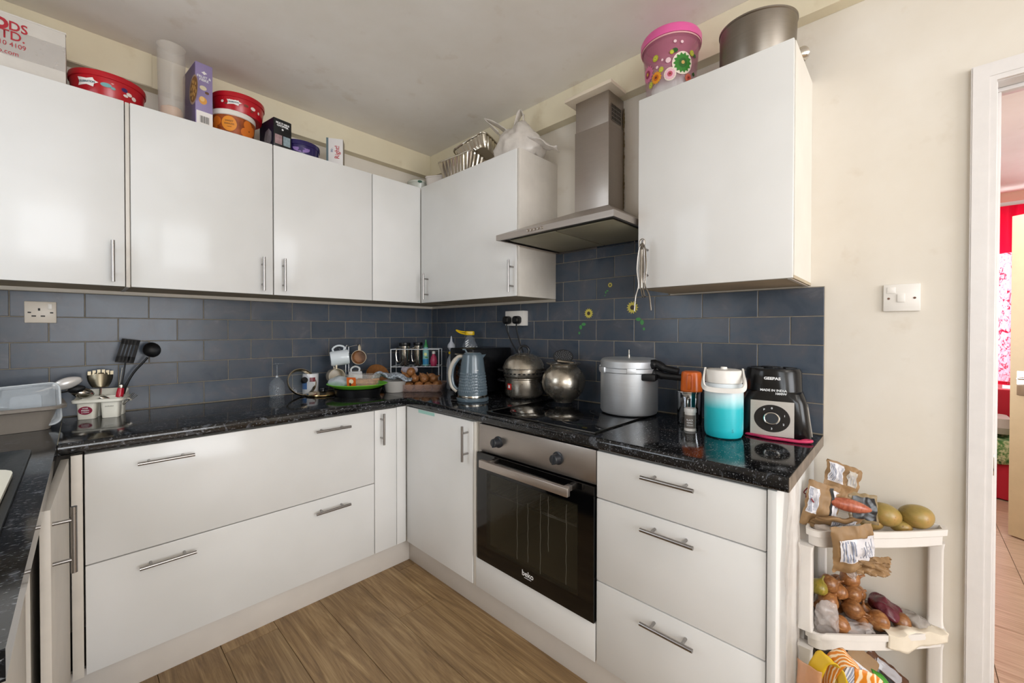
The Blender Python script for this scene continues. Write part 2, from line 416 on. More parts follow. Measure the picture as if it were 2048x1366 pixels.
for i in range(5):
    rowsA.append((ZR[i], ZR[i+1], (-1.374 if i % 2 == 0 else -1.272), -2.45, -.012))
    rowsB.append((ZR[i], ZR[i+1], (-2.325 if i % 2 == 0 else -2.2255), -2.325, -.012))
for i in range(5, 8): rowsB.append((ZR[i], ZR[i+1], (-2.325 if i % 2 == 0 else -2.2255), -1.775, -1.15))
tiles(wall_back, fA, 0, rowsA, 'y'); tiles(wall_right, fB, 0, rowsB, 'x')
b = B(); box(b, (-2.45, -.0105, .905), (0, 0, 1.428)); to_obj('grout', b, GROUT, wall_back, smooth=0)
b = B(); box(b, (-.0105, -2.324, .905), (0, 0, 1.428)); box(b, (-.0105, -1.776, 1.428), (0, -1.15, 1.735)); to_obj('grout', b, GROUT, wall_right, smooth=0)
# sunflower transfers on the tiles
YEL = mat('yellow_sticker', '#c9bb4e', .5); GRN = mat('green_sticker', '#3f8a45', .5); BRN = mat('brown_sticker', '#3a2a16', .5)
def wallf(u, v): return Vector((-.0142, u, v))
def wallg(u, v): return Vector((-.0148, u, v))
for (n, y, z, r, lab) in (('flower_sticker', -1.364, 1.359, .027, 'yellow sunflower transfer on the tiles, middle one below the hood'),
                          ('flower_sticker', -1.604, 1.380, .031, 'largest yellow sunflower transfer on the tiles beside the hanging whisk'),
                          ('flower_sticker', -1.486, 1.494, .013, 'small yellow sunflower transfer highest on the tiles')):
    t = thing(n, lab, 'sticker', (0, 0, 0), group=None)
    disc('petals', y, z, r, r, YEL, t, wallf, star=.3, k=14); disc('flower_centre', y, z, r*.36, r*.36, BRN, t, wallg)
    s = 1 if r > .02 else .5
    dy = -.03 if y < -1.55 else .03
    disc('leaf', y+dy*s, z-.055*s, .013*s, .008*s, GRN, t, wallf, n=10); disc('leaf', y+dy*1.6*s, z-.07*s, .009*s, .012*s, GRN, t, wallf, n=10)
    disc('leaf', y+dy*1.9*s, z-.10*s, .006*s, .007*s, GRN, t, wallf, n=10)

# ------------------------------------------------------------------ bedroom seen through the doorway
FR = mat('white_gloss_frame', '#e3dedb', .3, var=.03)
t = thing('door_1', 'white painted door frame round the doorway to the next room', 'door frame', kind='structure')
b = B(); prism(b, [(-2.661, 0), (-2.661, 2.032), (-3.57, 2.032), (-3.57, 0), (-3.515, 0), (-3.515, 1.979), (-2.710, 1.979), (-2.710, 0)], 'x', -.017, 0); prism(b, [(-2.664, 0), (-2.664, 2.029), (-3.567, 2.029), (-3.567, 0), (-3.529, 0), (-3.529, 1.993), (-2.696, 1.993), (-2.696, 0)], 'x', -.0195, -.017); to_obj('architrave', b, FR, t, smooth=0)
b = B(); box(b, (-.005, -2.713, 0), (.115, -2.701, 1.977), .001); box(b, (-.005, -3.52, 1.9775), (.115, -2.701, 1.989), .001); box(b, (-.005, -3.519, 0), (.115, -3.507, 1.977), .001)
box(b, (.045, -2.725, 0), (.075, -2.7135, 1.965), .002); box(b, (.045, -3.506, 1.9655), (.075, -2.7135, 1.977), .002); to_obj('door_lining', b, FR, t)
b = B(); box(b, (.002, -2.7155, .86), (.026, -2.7132, .92), .0005); to_obj('strike_plate', b, CHROME, t)
b = B(); box(b, (.1, -5.0, -.08), (4.0, -1.5, -.008)); fl2 = structure('floor_bedroom', b, mat('laminate_gap', '#6b4c34', .8), 'pale oak laminate floor of the room beyond the doorway', 'floor')
for i in range(19):
    y = -4.99+.184*i; xs = .1-((i*.47) % 1.2)
    while xs < 3.75:
        a, c = max(xs, .1), min(xs+1.2, 3.75)
        if c-a > .05 and -3.6 < y < -2.3:
            bm = B(); box(bm, (0, 0, 0), (c-a-.002, .182, .008), .001, 1); bm.transform(Matrix.Rotation(0, 4, 'Z'))
            to_obj('plank', bm, OAK2, fl2, (a, y, -.008), smooth=0)
        xs += 1.2
b = B(); box(b, (.1, -5.0, 2.47), (4.0, -1.5, 2.55)); structure('ceiling_bedroom', b, W_RCEIL, 'pinkish textured ceiling of the room beyond the doorway', 'ceiling')
b = B(); box(b, (3.75, -5, 0), (3.85, -1.5, .66)); box(b, (3.75, -5, 2.3), (3.85, -1.5, 2.55)); box(b, (3.75, -2.72, .66), (3.85, -1.5, 2.3)); box(b, (3.75, -5, .66), (3.85, -3.9, 2.3))
structure('wall_bedroom', b, W_ROOM, 'peach wall with the curtained window in the next room', 'wall')
b = B(); box(b, (.1, -1.6, 0), (3.75, -1.5, 2.55)); structure('wall_bedroom_side', b, W_ROOM, 'peach side wall of the next room', 'wall')
b = B(); box(b, (.1, -5.0, 0), (3.75, -4.9, 2.55)); structure('wall_bedroom_end', b, W_ROOM, 'peach end wall of the next room', 'wall')
window('window_3', -3.9, -2.72, .66, 2.3, 'x', 3.78, 'white window behind the red curtains in the next room', 3)
t = thing('curtain', 'red and pink tree patterned curtain hanging at the window of the next room', 'curtain', (3.6, 0, 0))
def m_curt():
    q = NT('pink_blossom_voile'); v = q.coord(scale=(1, 1, .7)); f = q.noise(v, 22, 6, .75, 1.5); c = q.ramp(f, [(.5, '#efb3c3'), (.54, '#e493a8'), (.565, '#b01a3c'), (.64, '#9d1231')])
    q.l(c, q.b.inputs['Base Color']); q.set(Roughness=.8); tr = q.n('ShaderNodeBsdfTranslucent'); q.l(c, tr.inputs[0])
    mx = q.n('ShaderNodeMixShader'); mx.inputs[0].default_value = .6; q.l(q.b.outputs[0], mx.inputs[1]); q.l(tr.outputs[0], mx.inputs[2]); q.l(mx.outputs[0], q.out.inputs[0]); return q.m
def m_cloth(name, col, tr_=.35):
    q = NT(name); q.b.inputs['Base Color'].default_value = srgb(col); q.set(Roughness=.75); tr = q.n('ShaderNodeBsdfTranslucent'); tr.inputs[0].default_value = srgb(col)
    mx = q.n('ShaderNodeMixShader'); mx.inputs[0].default_value = tr_; q.l(q.b.outputs[0], mx.inputs[1]); q.l(tr.outputs[0], mx.inputs[2]); q.l(mx.outputs[0], q.out.inputs[0]); return q.m
VOILE, REDC = m_curt(), m_cloth('red_curtain_cloth', '#d80f38')
def curt(z0, z1, amp, ya=-2.75, yb=-3.32): return lambda s, u: Vector((.02+amp*sin(s*34+.5*sin(u*3)), ya+(yb-ya)*s, z0+(z1-z0)*u))
b = B(); grid(b, 70, 10, curt(1.93, 2.35, .028)); to_obj('curtain_heading', b, REDC, t)
b = B(); grid(b, 70, 24, curt(.83, 1.93, .028)); to_obj('curtain_panel', b, VOILE, t)
b = B(); grid(b, 70, 2, curt(.815, .845, .031)); to_obj('curtain_hem', b, REDC, t)
t = thing('curtain_pole', 'white curtain pole above the red curtain', 'curtain pole', (3.55, 0, 2.33)); b = B(); tube(b, [(0, -2.7, 0), (0, -3.9, 0)], .016, 12); to_obj('pole', b, PVC, t)
b = B(); lathe(b, [(0, -.03), (.026, -.015), (.03, 0), (.02, .02), (0, .03)], 16, (0, -2.69, 0)); to_obj('finial', b, PVC, t)
b = B(); box(b, (0, -2.75, -.01), (.2, -2.73, .01)); box(b, (0, -3.6, -.01), (.2, -3.58, .01)); to_obj('bracket', b, PVC, t)
# divan with red valance and green blanket
RED = m_cloth('red_valance_cloth', '#b8142a', .05)
t = thing('bed', 'bed with red cover and green blanket under the far window', 'bed', (3.0, -3.35, 0))
b = B(); grid(b, 40, 8, lambda s, u: Vector((-.02+.012*sin(s*60), .58-1.1*s, .01+.40*u)))
grid(b, 30, 8, lambda s, u: Vector((-.02+.7*s, .58+.012*sin(s*40), .01+.40*u))); to_obj('valance', b, RED, t)
b = B(); box(b, (0, -.5, .06), (.7, .56, .42), .02); to_obj('mattress', b, RED, t)
q = NT('green_patterned_blanket'); v = q.coord(); q.l(q.ramp(q.noise(v, 14, 4, .7), [(.35, '#1f4a22'), (.5, '#4d7a3a'), (.6, '#c9c79a'), (.7, '#2f5a2a')]), q.b.inputs['Base Color']); q.set(Roughness=.85)
b = B(); grid(b, 14, 24, lambda s, u: Vector((-.045+.72*max(0, s-.25), .57-1.05*u, .43+.02*sin(u*19)-(.25-s)*.55 if s < .25 else .435+.012*sin(u*19+s*9))))
o = to_obj('blanket', b, q.m, t); md = o.modifiers.new('s', 'SOLIDIFY'); md.thickness = .018
b = B(); box(b, (.62, -.5, .45), (.7, .56, .78), .03); to_obj('headboard', b, RED, t)
b = B(); rloft(b, [(.3, .16, .05, 0), (.34, .2, .07, .05), (.3, .16, .05, .12)]); b.transform(Matrix.Translation((.35, .3, .46))); to_obj('pillow', b, mat('grey_cushion', '#b9aca2', .9), t)
# open door leaf of the next room
CRD = mat('cream_painted_door', '#cfb994', .45, var=.04)
t = thing('door_2', 'cream open door with a chrome lever handle in the next room', 'door', (2.2, -3.008, 0.0), 233.5-180+180, kind='structure')
b = B(); box(b, (0, -.02, .008), (.76, .02, 1.98), .002); to_obj('door_leaf', b, CRD, t)
for s in (1, -1):
    b = B(); box(b, (.035, s*.0205, .88), (.085, s*.03, 1.03), .004); tube(b, [(.06, s*.028, .985), (.06, s*.06, .985)], .009, 10); tube(b, smoothpts([(.06, s*.058, .985), (.10, s*.062, .986), (.165, s*.058, .98)]), .008, 10); to_obj('door_handle', b, CHROME, t)

# ------------------------------------------------------------------ handles and cabinets
_hb = {}
def handle_mesh(L):
    if L not in _hb:
        b = B(); tube(b, [(-L/2, -.035, 0), (L/2, -.035, 0)], .006, 12)
        for s in (-1, 1): tube(b, [(s*L*.3, 0, 0), (s*L*.3, -.031, 0)], .0045, 10)
        bmesh.ops.recalc_face_normals(b, faces=b.faces); me = bpy.data.meshes.new('handle'); b.to_mesh(me); b.free(); me.materials.append(HANDLE)
        me.polygons.foreach_set('use_smooth', [True]*len(me.polygons)); me.set_sharp_from_angle(angle=radians(40)); _hb[L] = me
    return _hb[L]
def handle(parent, loc, vert=False, rz=0, L=.158):
    o = bpy.data.objects.new('handle', handle_mesh(L)); COL.objects.link(o); o.parent = parent; o.location = loc
    o.rotation_euler = (0, radians(90) if vert else 0, 0)
    if rz:
        o.rotation_euler = (Matrix.Rotation(radians(rz), 4, 'Z') @ Matrix.Rotation(radians(90) if vert else 0, 4, 'Y')).to_euler()
    return o
# Run along the back wall is built with fronts facing -y; the run on the right wall uses rz=-90 (fronts facing -x).
def unit(name, label, cat, loc, rz=0): return thing(name, label, cat, loc, rz)
G = .0018
# --- base run, back wall: local x = world x
def fronts(t, x0, x1, z0, z1, y, name='door', m=None, th=.018):
    b = B(); box(b, (x0+G, y, z0+G), (x1-G, y+th, z1-G), .0022, 2); return to_obj(name, b, m or GLOSS, t)
def carcass(t, x0, x1, z0, z1, yf, yb, name='carcass', m=None):
    b = B(); box(b, (x0, yf, z0), (x1, yb, z1)); return to_obj(name, b, m or CARC, t, smooth=0)
DT = .866
t = unit('drawer_cabinet', 'wide white base cabinet with two deep gloss drawers below the back worktop', 'cabinet', (0, 0, 0))
carcass(t, -1.789, -.772, .134, DT-.002, -.568, -.04)
f = fronts(t, -1.793, -.771, .4965, DT, -.588, 'drawer_front'); handle(f, (-1.585, -.588, .810)); handle(f, (-.988, -.588, .814))
f = fronts(t, -1.793, -.771, .134, .4965, -.588, 'drawer_front'); handle(f, (-1.582, -.588, .4455)); handle(f, (-.990, -.588, .4435))
t = unit('corner_cabinet', 'narrow white corner base cabinet door with a vertical bar handle', 'cabinet', (0, 0, 0))
carcass(t, -.770, -.04, .134, DT-.002, -.568, -.04)
f = fronts(t, -.771, -.645, .134, DT, -.588); handle(f, (-.737, -.588, .770), True)
b = B(); box(b, (-.644, -.588, .136), (-.590, -.570, DT), .002); to_obj('filler_panel', b, GLOSS, t)
# --- base run, right wall: local frame rotated, local x = -world y, fronts at local y = -.588 -> world x
def RB(name, label, cat): return thing(name, label, cat, (0, 0, 0), -90)
t = RB('corner_cabinet', 'white base cabinet left of the oven with a green tape strip on its door', 'cabinet')
carcass(t, .60, 1.150, .134, DT-.002, -.568, -.04)
f = fronts(t, .592, 1.133, .134, DT, -.588); handle(f, (1.100, -.588, .764), True)
b = B(); box(b, (1.134, -.584, .134), (1.150, -.566, DT), .002); to_obj('filler_panel', b, CARC, t)
b = B(); box(b, (.705, -.5888, .846), (.845, -.5882, .862)); tp = to_obj('tape_strip', b, mat('mint_tape', '#9fcfc4', .5), f, smooth=0); tp['label'] = 'mint green tape strip'
# oven housing + oven
t = RB('oven_housing', 'white cabinet panel framing the underside of the built-in oven', 'cabinet')
b = B(); box(b, (1.152, -.566, .134), (1.168, -.04, DT-.002)); box(b, (1.772-.012, -.566, .134), (1.7705, -.04, DT-.002)); box(b, (1.168, -.56, .134), (1.76, -.04, .262)); to_obj('carcass', b, CARC, t, smooth=0)
fronts(t, 1.152, 1.770, .134, .270, -.588, 'plain_front')
OBLK = mat('oven_black_glass', '#060607', .06, 0, .6)
t = RB('built_in_oven', 'black glass built-in oven with a steel control panel', 'oven')
b = B(); box(b, (1.173, -.585, .745), (1.769, -.565, .864), .002); to_obj('control_panel', b, STEEL, t)
for x in (1.293, 1.607):
    b = B(); lathe(b, [(0, 0), (.024, 0), (.024, .004), (.019, .006), (.0175, .03), (.015, .033), (0, .033)], 28); box(b, (-.0035, -.017, .031), (.0035, .017, .036), .001)
    b.transform(Matrix.Translation((x, -.585, .803)) @ Matrix.Rotation(radians(90), 4, 'X')); to_obj('control_knob', b, mat('dark_grey_knob', '#26292e', .35), t)
# door with a window opening
d = B(); x0, x1, z0, z1 = 1.173, 1.769, .275, .741; wx0, wx1, wz0, wz1 = 1.238, 1.700, .345, .660; yf, yb = -.598, -.578
for a in ((x0, z0, x1, wz0), (x0, wz1, x1, z1), (x0, wz0, wx0, wz1), (wx1, wz0, x1, wz1)): box(d, (a[0], yf, a[1]), (a[2], yb, a[3]))
bmesh.ops.remove_doubles(d, verts=d.verts, dist=1e-5); door = to_obj('oven_door', d, OBLK, t, smooth=0)
b = B(); box(b, (wx0-.004, yf-.0006, wz0-.004), (wx1+.004, yf+.004, wz1+.004)); to_obj('window_glass', b, thin('smoked_oven_glass', '#2f2c22', .46, .05, 0.0, .7), door, smooth=0)
b = B(); box(b, (1.243, -.652, .700), (1.697, -.634, .732), .003); box(b, (1.262, -.636, .706), (1.282, -.597, .726), .002); box(b, (1.660, -.636, .706), (1.680, -.597, .726), .002)
to_obj('door_handle', b, mat('satin_aluminium', '#b8aea6', .38, .9), door)
b = B(); lo = (1.19, -.575, .29); hi = (1.75, -.08, .73); box(b, lo, hi); b.faces.ensure_lookup_table()
fr = [f_ for f_ in b.faces if all(abs(v_.co.y+.575) < 1e-5 for v_ in f_.verts)]; bmesh.ops.delete(b, geom=fr, context='FACES'); o = to_obj('oven_cavity', b, mat('oven_enamel', '#6f6650', .45), t, smooth=0)
b = B()
for k in range(24): x = 1.205+k*.0232; tube(b, [(x, -.555, .56), (x, -.10, .56)], .0016, 6)
for y in (-.555, -.33, -.10): tube(b, [(1.20, y, .558), (1.745, y, .558)], .0028, 6)
tube(b, [(1.20, -.558, .565), (1.745, -.558, .565)], .003, 6); to_obj('oven_rack', b, CHROME, t)
text('lettering', 'beko', .030, PRINTW, t, lambda u, v: Vector((1.470+u, -.5985, .318+v)), .0006)
b = B(); box(b, (1.452, -.5985, .3015), (1.488, -.5982, .3035)); to_obj('lettering', b, PRINTW, t, smooth=0)
# drips on the oven glass
b = B()
for (x, za, zb_) in ((1.415, .655, .36), (1.472, .60, .37), (1.535, .655, .35), (1.573, .655, .45), (1.655, .65, .36)):
    pts = [(x+.0015*sin(i*1.7+x*50), -.5992, za+(zb_-za)*i/14) for i in range(15)]; tube(b, pts, .0008, 5)
dr = to_obj('drip_marks', b, mat('dried_drips', '#5d584e', .7), door)
# three drawer unit
t = RB('drawer_cabinet', 'white base cabinet with three gloss drawers right of the oven', 'cabinet')
carcass(t, 1.772, 2.2775, .134, DT-.002, -.568, -.04)
for (z0, z1, hz) in ((.7047, DT, .826), (.4217, .7047, .666), (.134, .4217, .3775)):
    f = fronts(t, 1.772, 2.2777, z0, z1, -.588, 'drawer_front'); handle(f, (2.027, -.588, hz))
t = RB('end_panel', 'white end panel closing the drawer run beside the vegetable rack', 'panel')
b = B(); box(b, (2.279, -.592, .0), (2.299, -.012, DT+.003), .001); to_obj('panel', b, GLOSS, t)
# plinths
PL = mat('white_plinth', '#d9d2ca', .3, var=.05, vs=5)
b = B(); box(b, (-1.86, -.540, 0), (-.5395, -.522, .132), .001); tag(to_obj('plinth', b, PL), 'white plinth under the drawers of the back run', 'plinth')
b = B(); box(b, (-.5395, -2.277, 0), (-.5215, -.5225, .132), .001); tag(to_obj('plinth', b, PL), 'white plinth under the oven and the three drawers', 'plinth')
# left return: filler, part-open door, appliance
t = unit('sink_cabinet', 'cream sink base cabinet with its door standing slightly open', 'cabinet', (0, 0, 0))
b = B(); box(b, (-1.822, -.590, .134), (-1.7955, -.572, DT), .001); to_obj('filler_panel', b, CREAMP, t)
b = B(); box(b, (-2.40, -1.12, .134), (-1.880, -.60, .74)); to_obj('carcass', b, CARC, t, smooth=0)
dv = Vector((-.022, -.52)); ang = math.atan2(dv.y, dv.x)
dr = thing('d', '', '', (0, 0, 0)); bpy.data.objects.remove(dr)
b = B(); box(b, (0, -.018, .136), (.520, 0, DT-.004), .0015)
o = to_obj('door', b, CREAMP, t, (-1.826, -.602, 0), (0, 0, ang))
hm = bpy.data.objects.new('handle', handle_mesh(.158)); COL.objects.link(hm); hm.parent = o; hm.location = (.492, 0, .772); hm.rotation_euler = (Matrix.Rotation(pi, 4, 'Z') @ Matrix.Rotation(radians(90), 4, 'Y')).to_euler()
t = unit('dishwasher', 'cream fronted appliance under the left worktop', 'appliance', (0, 0, 0))
b = B(); box(b, (-2.42, -1.79, .10), (-1.905, -1.165, .745)); to_obj('body', b, mat('dark_appliance_side', '#1a1a1a', .5), t, smooth=0)
b = B(); box(b, (-1.904, -1.79, .135), (-1.884, -1.165, .862), .002); to_obj('front_panel', b, CREAMP, t)

# ------------------------------------------------------------------ worktops
def rounded_front(yf, yb, z0=.872, z1=.91, r=.014, n=5):
    pts = [(yb, z0), (yb, z1)]
    for i in range(n+1): a = radians(90*i/n); pts.append((yf+r-r*sin(a), z1-r+r*cos(a)))
    for i in range(n+1): a = radians(90*i/n); pts.append((yf+r*.6-r*.6*cos(a), z0+r*.6-r*.6*sin(a)))
    return pts
b = B(); prism(b, rounded_front(-.598, -.0125), 'x', -1.8495, -.5985); prism(b, [(-.5985, .872), (-.5985, .91), (-.0125, .91), (-.0125, .872)], 'x', -.5985, -.0125) if False else None
box(b, (-.5985, -.598, .872), (-.0125, -.0125, .91)); tag(to_obj('worktop', b, TOP), 'black flecked worktop along the back wall', 'worktop')
b = B(); prism(b, [(y, z) for y, z in rounded_front(-.5985, -.0125)], 'y', -2.3235, -.5990); o = to_obj('worktop', b, TOP)
# prism on the y axis gives (u, w, v): u is the depth, already world x
tag(o, 'black flecked worktop holding the hob on the right wall', 'worktop')
b = B(); box(b, (-.590, -2.3255, .8725), (-.014, -2.3238, .9085), .0004); c_ = to_obj('edging_strip', b, mat('worn_brown_edging', '#7d7165', .5, var=.45, vs=30), o, smooth=0); c_['label'] = 'worn greyish brown edging strip'
b = B()
def slab(x0a, x0b, x1, ya, yb): loft(b, [[(x0a, ya, .872), (x0a, ya, .91), (x1, ya, .91), (x1, ya, .872)], [(x0b, yb, .872), (x0b, yb, .91), (x1, yb, .91), (x1, yb, .872)]])
slab(-1.8515, -1.8515, -2.44, -.0125, -.645); slab(-1.8515, -1.8600, -1.915, -.645, -1.615); slab(-2.385, -2.385, -2.44, -.645, -1.615); slab(-1.8600, -1.861, -2.44, -1.615, -1.79)
tag(to_obj('worktop', b, TOP, smooth=0), 'black flecked worktop with the sink on the left', 'worktop')
b = B(); tube(b, [(-1.850, -.0125, .9103), (-1.850, -.30, .9103), (-1.850, -.597, .9103)], .0012, 5); o2 = to_obj('worktop_joint', b, mat('pale_joint_strip', '#8a8672', .5)); tag(o2, 'thin pale joint strip between the left and back worktops', 'strip')
# sink
GRAN = mat('black_composite', '#2b2e2f', .28, 0, .5, var=.25, vs=60)
t = thing('sink', 'dark composite sink set in the left worktop', 'sink', (0, 0, 0))
b = B(); O = rrect(.50, 1.0, .03, 3, -2.150, -1.130); I = rrect(.40, .52, .05, 3, -2.150, -1.20)
lev = []
loft(b, [[(x, y, .9105) for x, y in O], [(x, y, .9165) for x, y in O]], cap=False)
n = len(O)
loft(b, [[(x, y, .9165) for x, y in O], [(x, y, .9175) for x, y in rrect(.49, .99, .03, 3, -2.150, -1.130)], [(x, y, .912) for x, y in rrect(.45, .95, .03, 3, -2.150, -1.130)], [(x, y, .912) for x, y in I], [(x, y, .77) for x, y in rrect(.36, .48, .06, 3, -2.150, -1.20)]], cap=False)
b.faces.new([b.verts.new((x, y, .77)) for x, y in rrect(.36, .48, .06, 3, -2.150, -1.20)]); to_obj('basin', b, GRAN, t)
t = thing('washing_up_bowl', 'cream plastic bowl sitting in the sink', 'bowl', (-2.100, -1.145, .772), 0)
b = B(); rloft(b, [(.30, .38, .05, 0), (.34, .46, .06, .145), (.372, .505, .075, .147), (.372, .505, .075, .155), (.33, .45, .055, .155), (.29, .37, .045, .006)], 5, cap=False)
b.faces.new([b.verts.new((x, y, .006)) for x, y in rrect(.29, .37, .045, 5)]); b.faces.new([b.verts.new((x, y, 0)) for x, y in rrect(.30, .38, .05, 5)]); to_obj('bowl', b, mat('cream_bowl', '#efead9', .3), t)

# ------------------------------------------------------------------ wall cabinets
ZT, ZB = 2.1716, 1.4414
def wallcab(label, x0, x1, hx, zt=ZT, zb=ZB, dy=-.308, hz=1.5375, rb=False, cat='cabinet', back=-.002):
    t = thing('wall_cabinet', label, cat, (0, 0, 0), -90 if rb else 0)
    b = B(); box(b, (x0+.0005, dy+.019, zb+.012), (x1-.0005, back, zt-.001)); to_obj('carcass', b, CARC, t, smooth=0)
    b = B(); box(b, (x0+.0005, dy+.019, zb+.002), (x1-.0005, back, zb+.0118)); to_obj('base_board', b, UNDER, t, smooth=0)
    if hx is not None:
        f = fronts(t, x0, x1, zb, zt, dy)
        for h in (hx if isinstance(hx, (list, tuple)) else [hx]): handle(f, (h, dy, hz), True)
    return t
wallcab('white wall cabinet at the left edge under the cardboard box', -2.24, -1.672, -1.7095, hz=1.536)
b = B(); box(b, (-1.671, -.306, ZB), (-1.659, -.0115, ZT-.004), .001); tag(to_obj('cabinet_spacer', b, CREAMP), 'narrow cream spacer strip between the two leftmost wall cabinets', 'panel')
wallcab('white wall cabinet second from the left, under the cereal box', -1.658, -1.1475, -1.1965)
wallcab('white wall cabinet with its handle on the left, under the purple tub', -1.1462, -.634, -1.1055, hz=1.541)
t = wallcab('white blank corner panel of the wall cabinets under the tub lid', -.633, -.012, None)
b = B(); box(b, (-.633+G, -.308, ZB+G), (-.3085, -.290, ZT-G), .002); to_obj('corner_panel', b, GLOSS, t)
t = wallcab('white wall cabinet left of the cooker hood under the plastic bag', .3105, 1.1365, [.389, 1.1145], rb=True, hz=1.54)
b = B(); box(b, (1.137, -.303, ZB), (1.152, -.0, ZT-.002), .001); to_obj('side_panel', b, CREAMP, t)
t = wallcab('tall white wall cabinet right of the cooker hood with a whisk on its handle', 1.7836, 2.2841, 1.824, zt=2.1522, zb=1.431, dy=-.320, rb=True, hz=1.528, back=-.0005)
b = B(); box(b, (2.2665, -.3005, 1.4312), (2.2768, -.0004, 2.1505)); to_obj('side_panel', b, CREAMP, t, smooth=0)

# ------------------------------------------------------------------ hood
t = RB('cooker_hood', 'stainless steel chimney cooker hood above the hob', 'cooker hood')
hx0, hx1, hy, hz0, hz1 = 1.177, 1.776, -.487, 1.680, 1.700
b = B()
o_ = [(hx0, hy), (hx1, hy), (hx1, -.012), (hx0, -.012)]; i_ = [(hx0+.012, hy+.012), (hx1-.012, hy+.012), (hx1-.012, -.024), (hx0+.012, -.024)]
c0, c1, cy_ = 1.372, 1.556, -.150
ch = [(c0-.004, cy_-.004), (c1+.004, cy_-.004), (c1+.004, -.0118), (c0-.004, -.0118)]
loft(b, [[(x, y, hz0) for x, y in i_], [(x, y, hz0) for x, y in o_], [(x, y, hz1+.004) for x, y in o_], [(x, y, 1.838) for x, y in ch]], cap=False)
to_obj('canopy', b, STEEL, t, smooth=20)
b = B(); box(b, (hx0+.012, hy+.012, hz0+.008), (hx1-.012, -.024, hz0+.013)); to_obj('underside', b, mat('hood_underside', '#38352f', .45, .3), t, smooth=0)
fm = m_brushed('greasy_filter_mesh', '#a39e88', .5, (60, 60, 60), .25)
for a, c in ((hx0+.035, 1.474), (1.480, hx1-.035)):
    b = B(); box(b, (a, hy+.055, hz0+.002), (c, -.05, hz0+.0075), .002); to_obj('grease_filter', b, fm, t)
b = B()
for k in range(5): lathe(b, [(0, 0), (.0062, 0), (.0055, .006), (0, .0065)], 14, (0, 0, 0)); b.transform(Matrix.Translation((0, 0, 0))); 
b.free()
for k in range(5):
    b = B(); lathe(b, [(0, 0), (.0055, 0), (.0045, .006), (0, .0068)], 14); b.transform(Matrix.Translation((1.372+k*.019, hy, hz1-.006)) @ Matrix.Rotation(radians(90), 4, 'X')); to_obj('push_button', b, CHROME, t)
b = B(); box(b, (c0, cy_, 1.839), (c1, -.0115, 2.215), .001); to_obj('flue_cover', b, STEEL, t)
b = B(); box(b, (c0+.003, cy_+.003, 2.2155), (c1-.003, -.0115, 2.358), .001); fl = to_obj('upper_flue_cover', b, STEEL, t)
b = B(); x = c1-.0025
box(b, (x, -.125, 2.232), (x+.0015, -.040, 2.305)); to_obj('vent_slots', b, mat('vent_dark', '#0c0c0c', .8), t, smooth=0)
b = B()
for k in range(9): y = -.125+k*.0106; box(b, (x+.001, y-.001, 2.232), (x+.003, y+.001, 2.305))
for k in range(5): z = 2.232+k*.0182; box(b, (x+.001, -.126, z-.001), (x+.003, -.039, z+.001))
to_obj('vent_grille', b, STEEL, t, smooth=0)
b = B(); 
box(b, (1.338, -.190, 2.3585), (1.590, -.057, 2.374), .001); tag(to_obj('flue_top_board', b, mat('cream_board', '#e0d2bd', .5), None, rot=(0, 0, radians(-90))), 'cream board sealing the top of the hood flue', 'board')
b = B()
for k in range(26):
    z = 1.86+.47*k/26; s = .0022+.0035*R_.random(); lathe(b, [(0, -.012), (s*.8, -.009), (s, 0), (s*.7, .008), (0, .012)], 6, (c1+.0002, -.0135, z))
to_obj('sealant_bead', b, mat('brown_sealant', '#6a5a3c', .8), t)

# ------------------------------------------------------------------ hob
t = RB('ceramic_hob', 'black ceramic hob set in the right worktop', 'hob')
b = B(); box(b, (1.196, -.556, .9104), (1.744, -.068, .9155), .002); to_obj('glass_plate', b, mat('hob_black_glass', '#08080a', .05, 0, .6), t)
RING = mat('hob_ring_print', '#3b3c40', .2)
for (x, y, r) in ((1.335, -.42, .095), (1.60, -.43, .075), (1.335, -.20, .075), (1.60, -.19, .095)):
    b = B(); lathe(b, [(r-.003, .9157), (r, .9158), (r+.001, .9157)], 48, (x, y, 0)); lathe(b, [(r*.6, .9157), (r*.6+.0015, .9158)], 48, (x, y, 0)); to_obj('cooking_zone', b, RING, t)
b = B(); box(b, (1.742, -.556, .9105), (1.7475, -.068, .9168), .001); box(b, (1.1925, -.556, .9105), (1.198, -.068, .9168), .001); box(b, (1.1925, -.5605, .9105), (1.7475, -.5555, .9168), .001); to_obj('hob_trim', b, mat('dark_steel_trim', '#55524e', .3, 1), t)

# ------------------------------------------------------------------ sockets and switch
SW = mat('white_switch_plastic', '#eae5de', .3)
DK = mat('socket_slot', '#171310', .6)
t = thing('wall_socket', 'white single wall socket on the tiles at the left', 'socket', (-1.9065, -.0125, 1.343), 0)
b = B(); box(b, (-.043, -.009, -.043), (.043, 0, .043), .003); to_obj('faceplate', b, mat('aged_socket_plastic', '#d5cbbd', .35), t)
b = B(); box(b, (-.007, -.0093, .006), (-.001, -.0086, .016)); box(b, (-.034, -.0093, -.004), (-.025, -.0086, .001)); box(b, (.025, -.0093, -.004), (.034, -.0086, .001))
for s in (-1, 1): box(b, (-.012*s-.016+.012*s*0, -.0093, -.019), (-.012*s-.012, -.0086, -.014)) if False else None
box(b, (-.024, -.0093, -.018), (-.012, -.0086, -.013)); box(b, (0, -.0093, -.018), (.012, -.0086, -.013)); to_obj('pin_slots', b, DK, t, smooth=0)
b = B(); box(b, (.020, -.0125, .012), (.031, -.0088, .034), .001); to_obj('rocker_switch', b, SW, t)
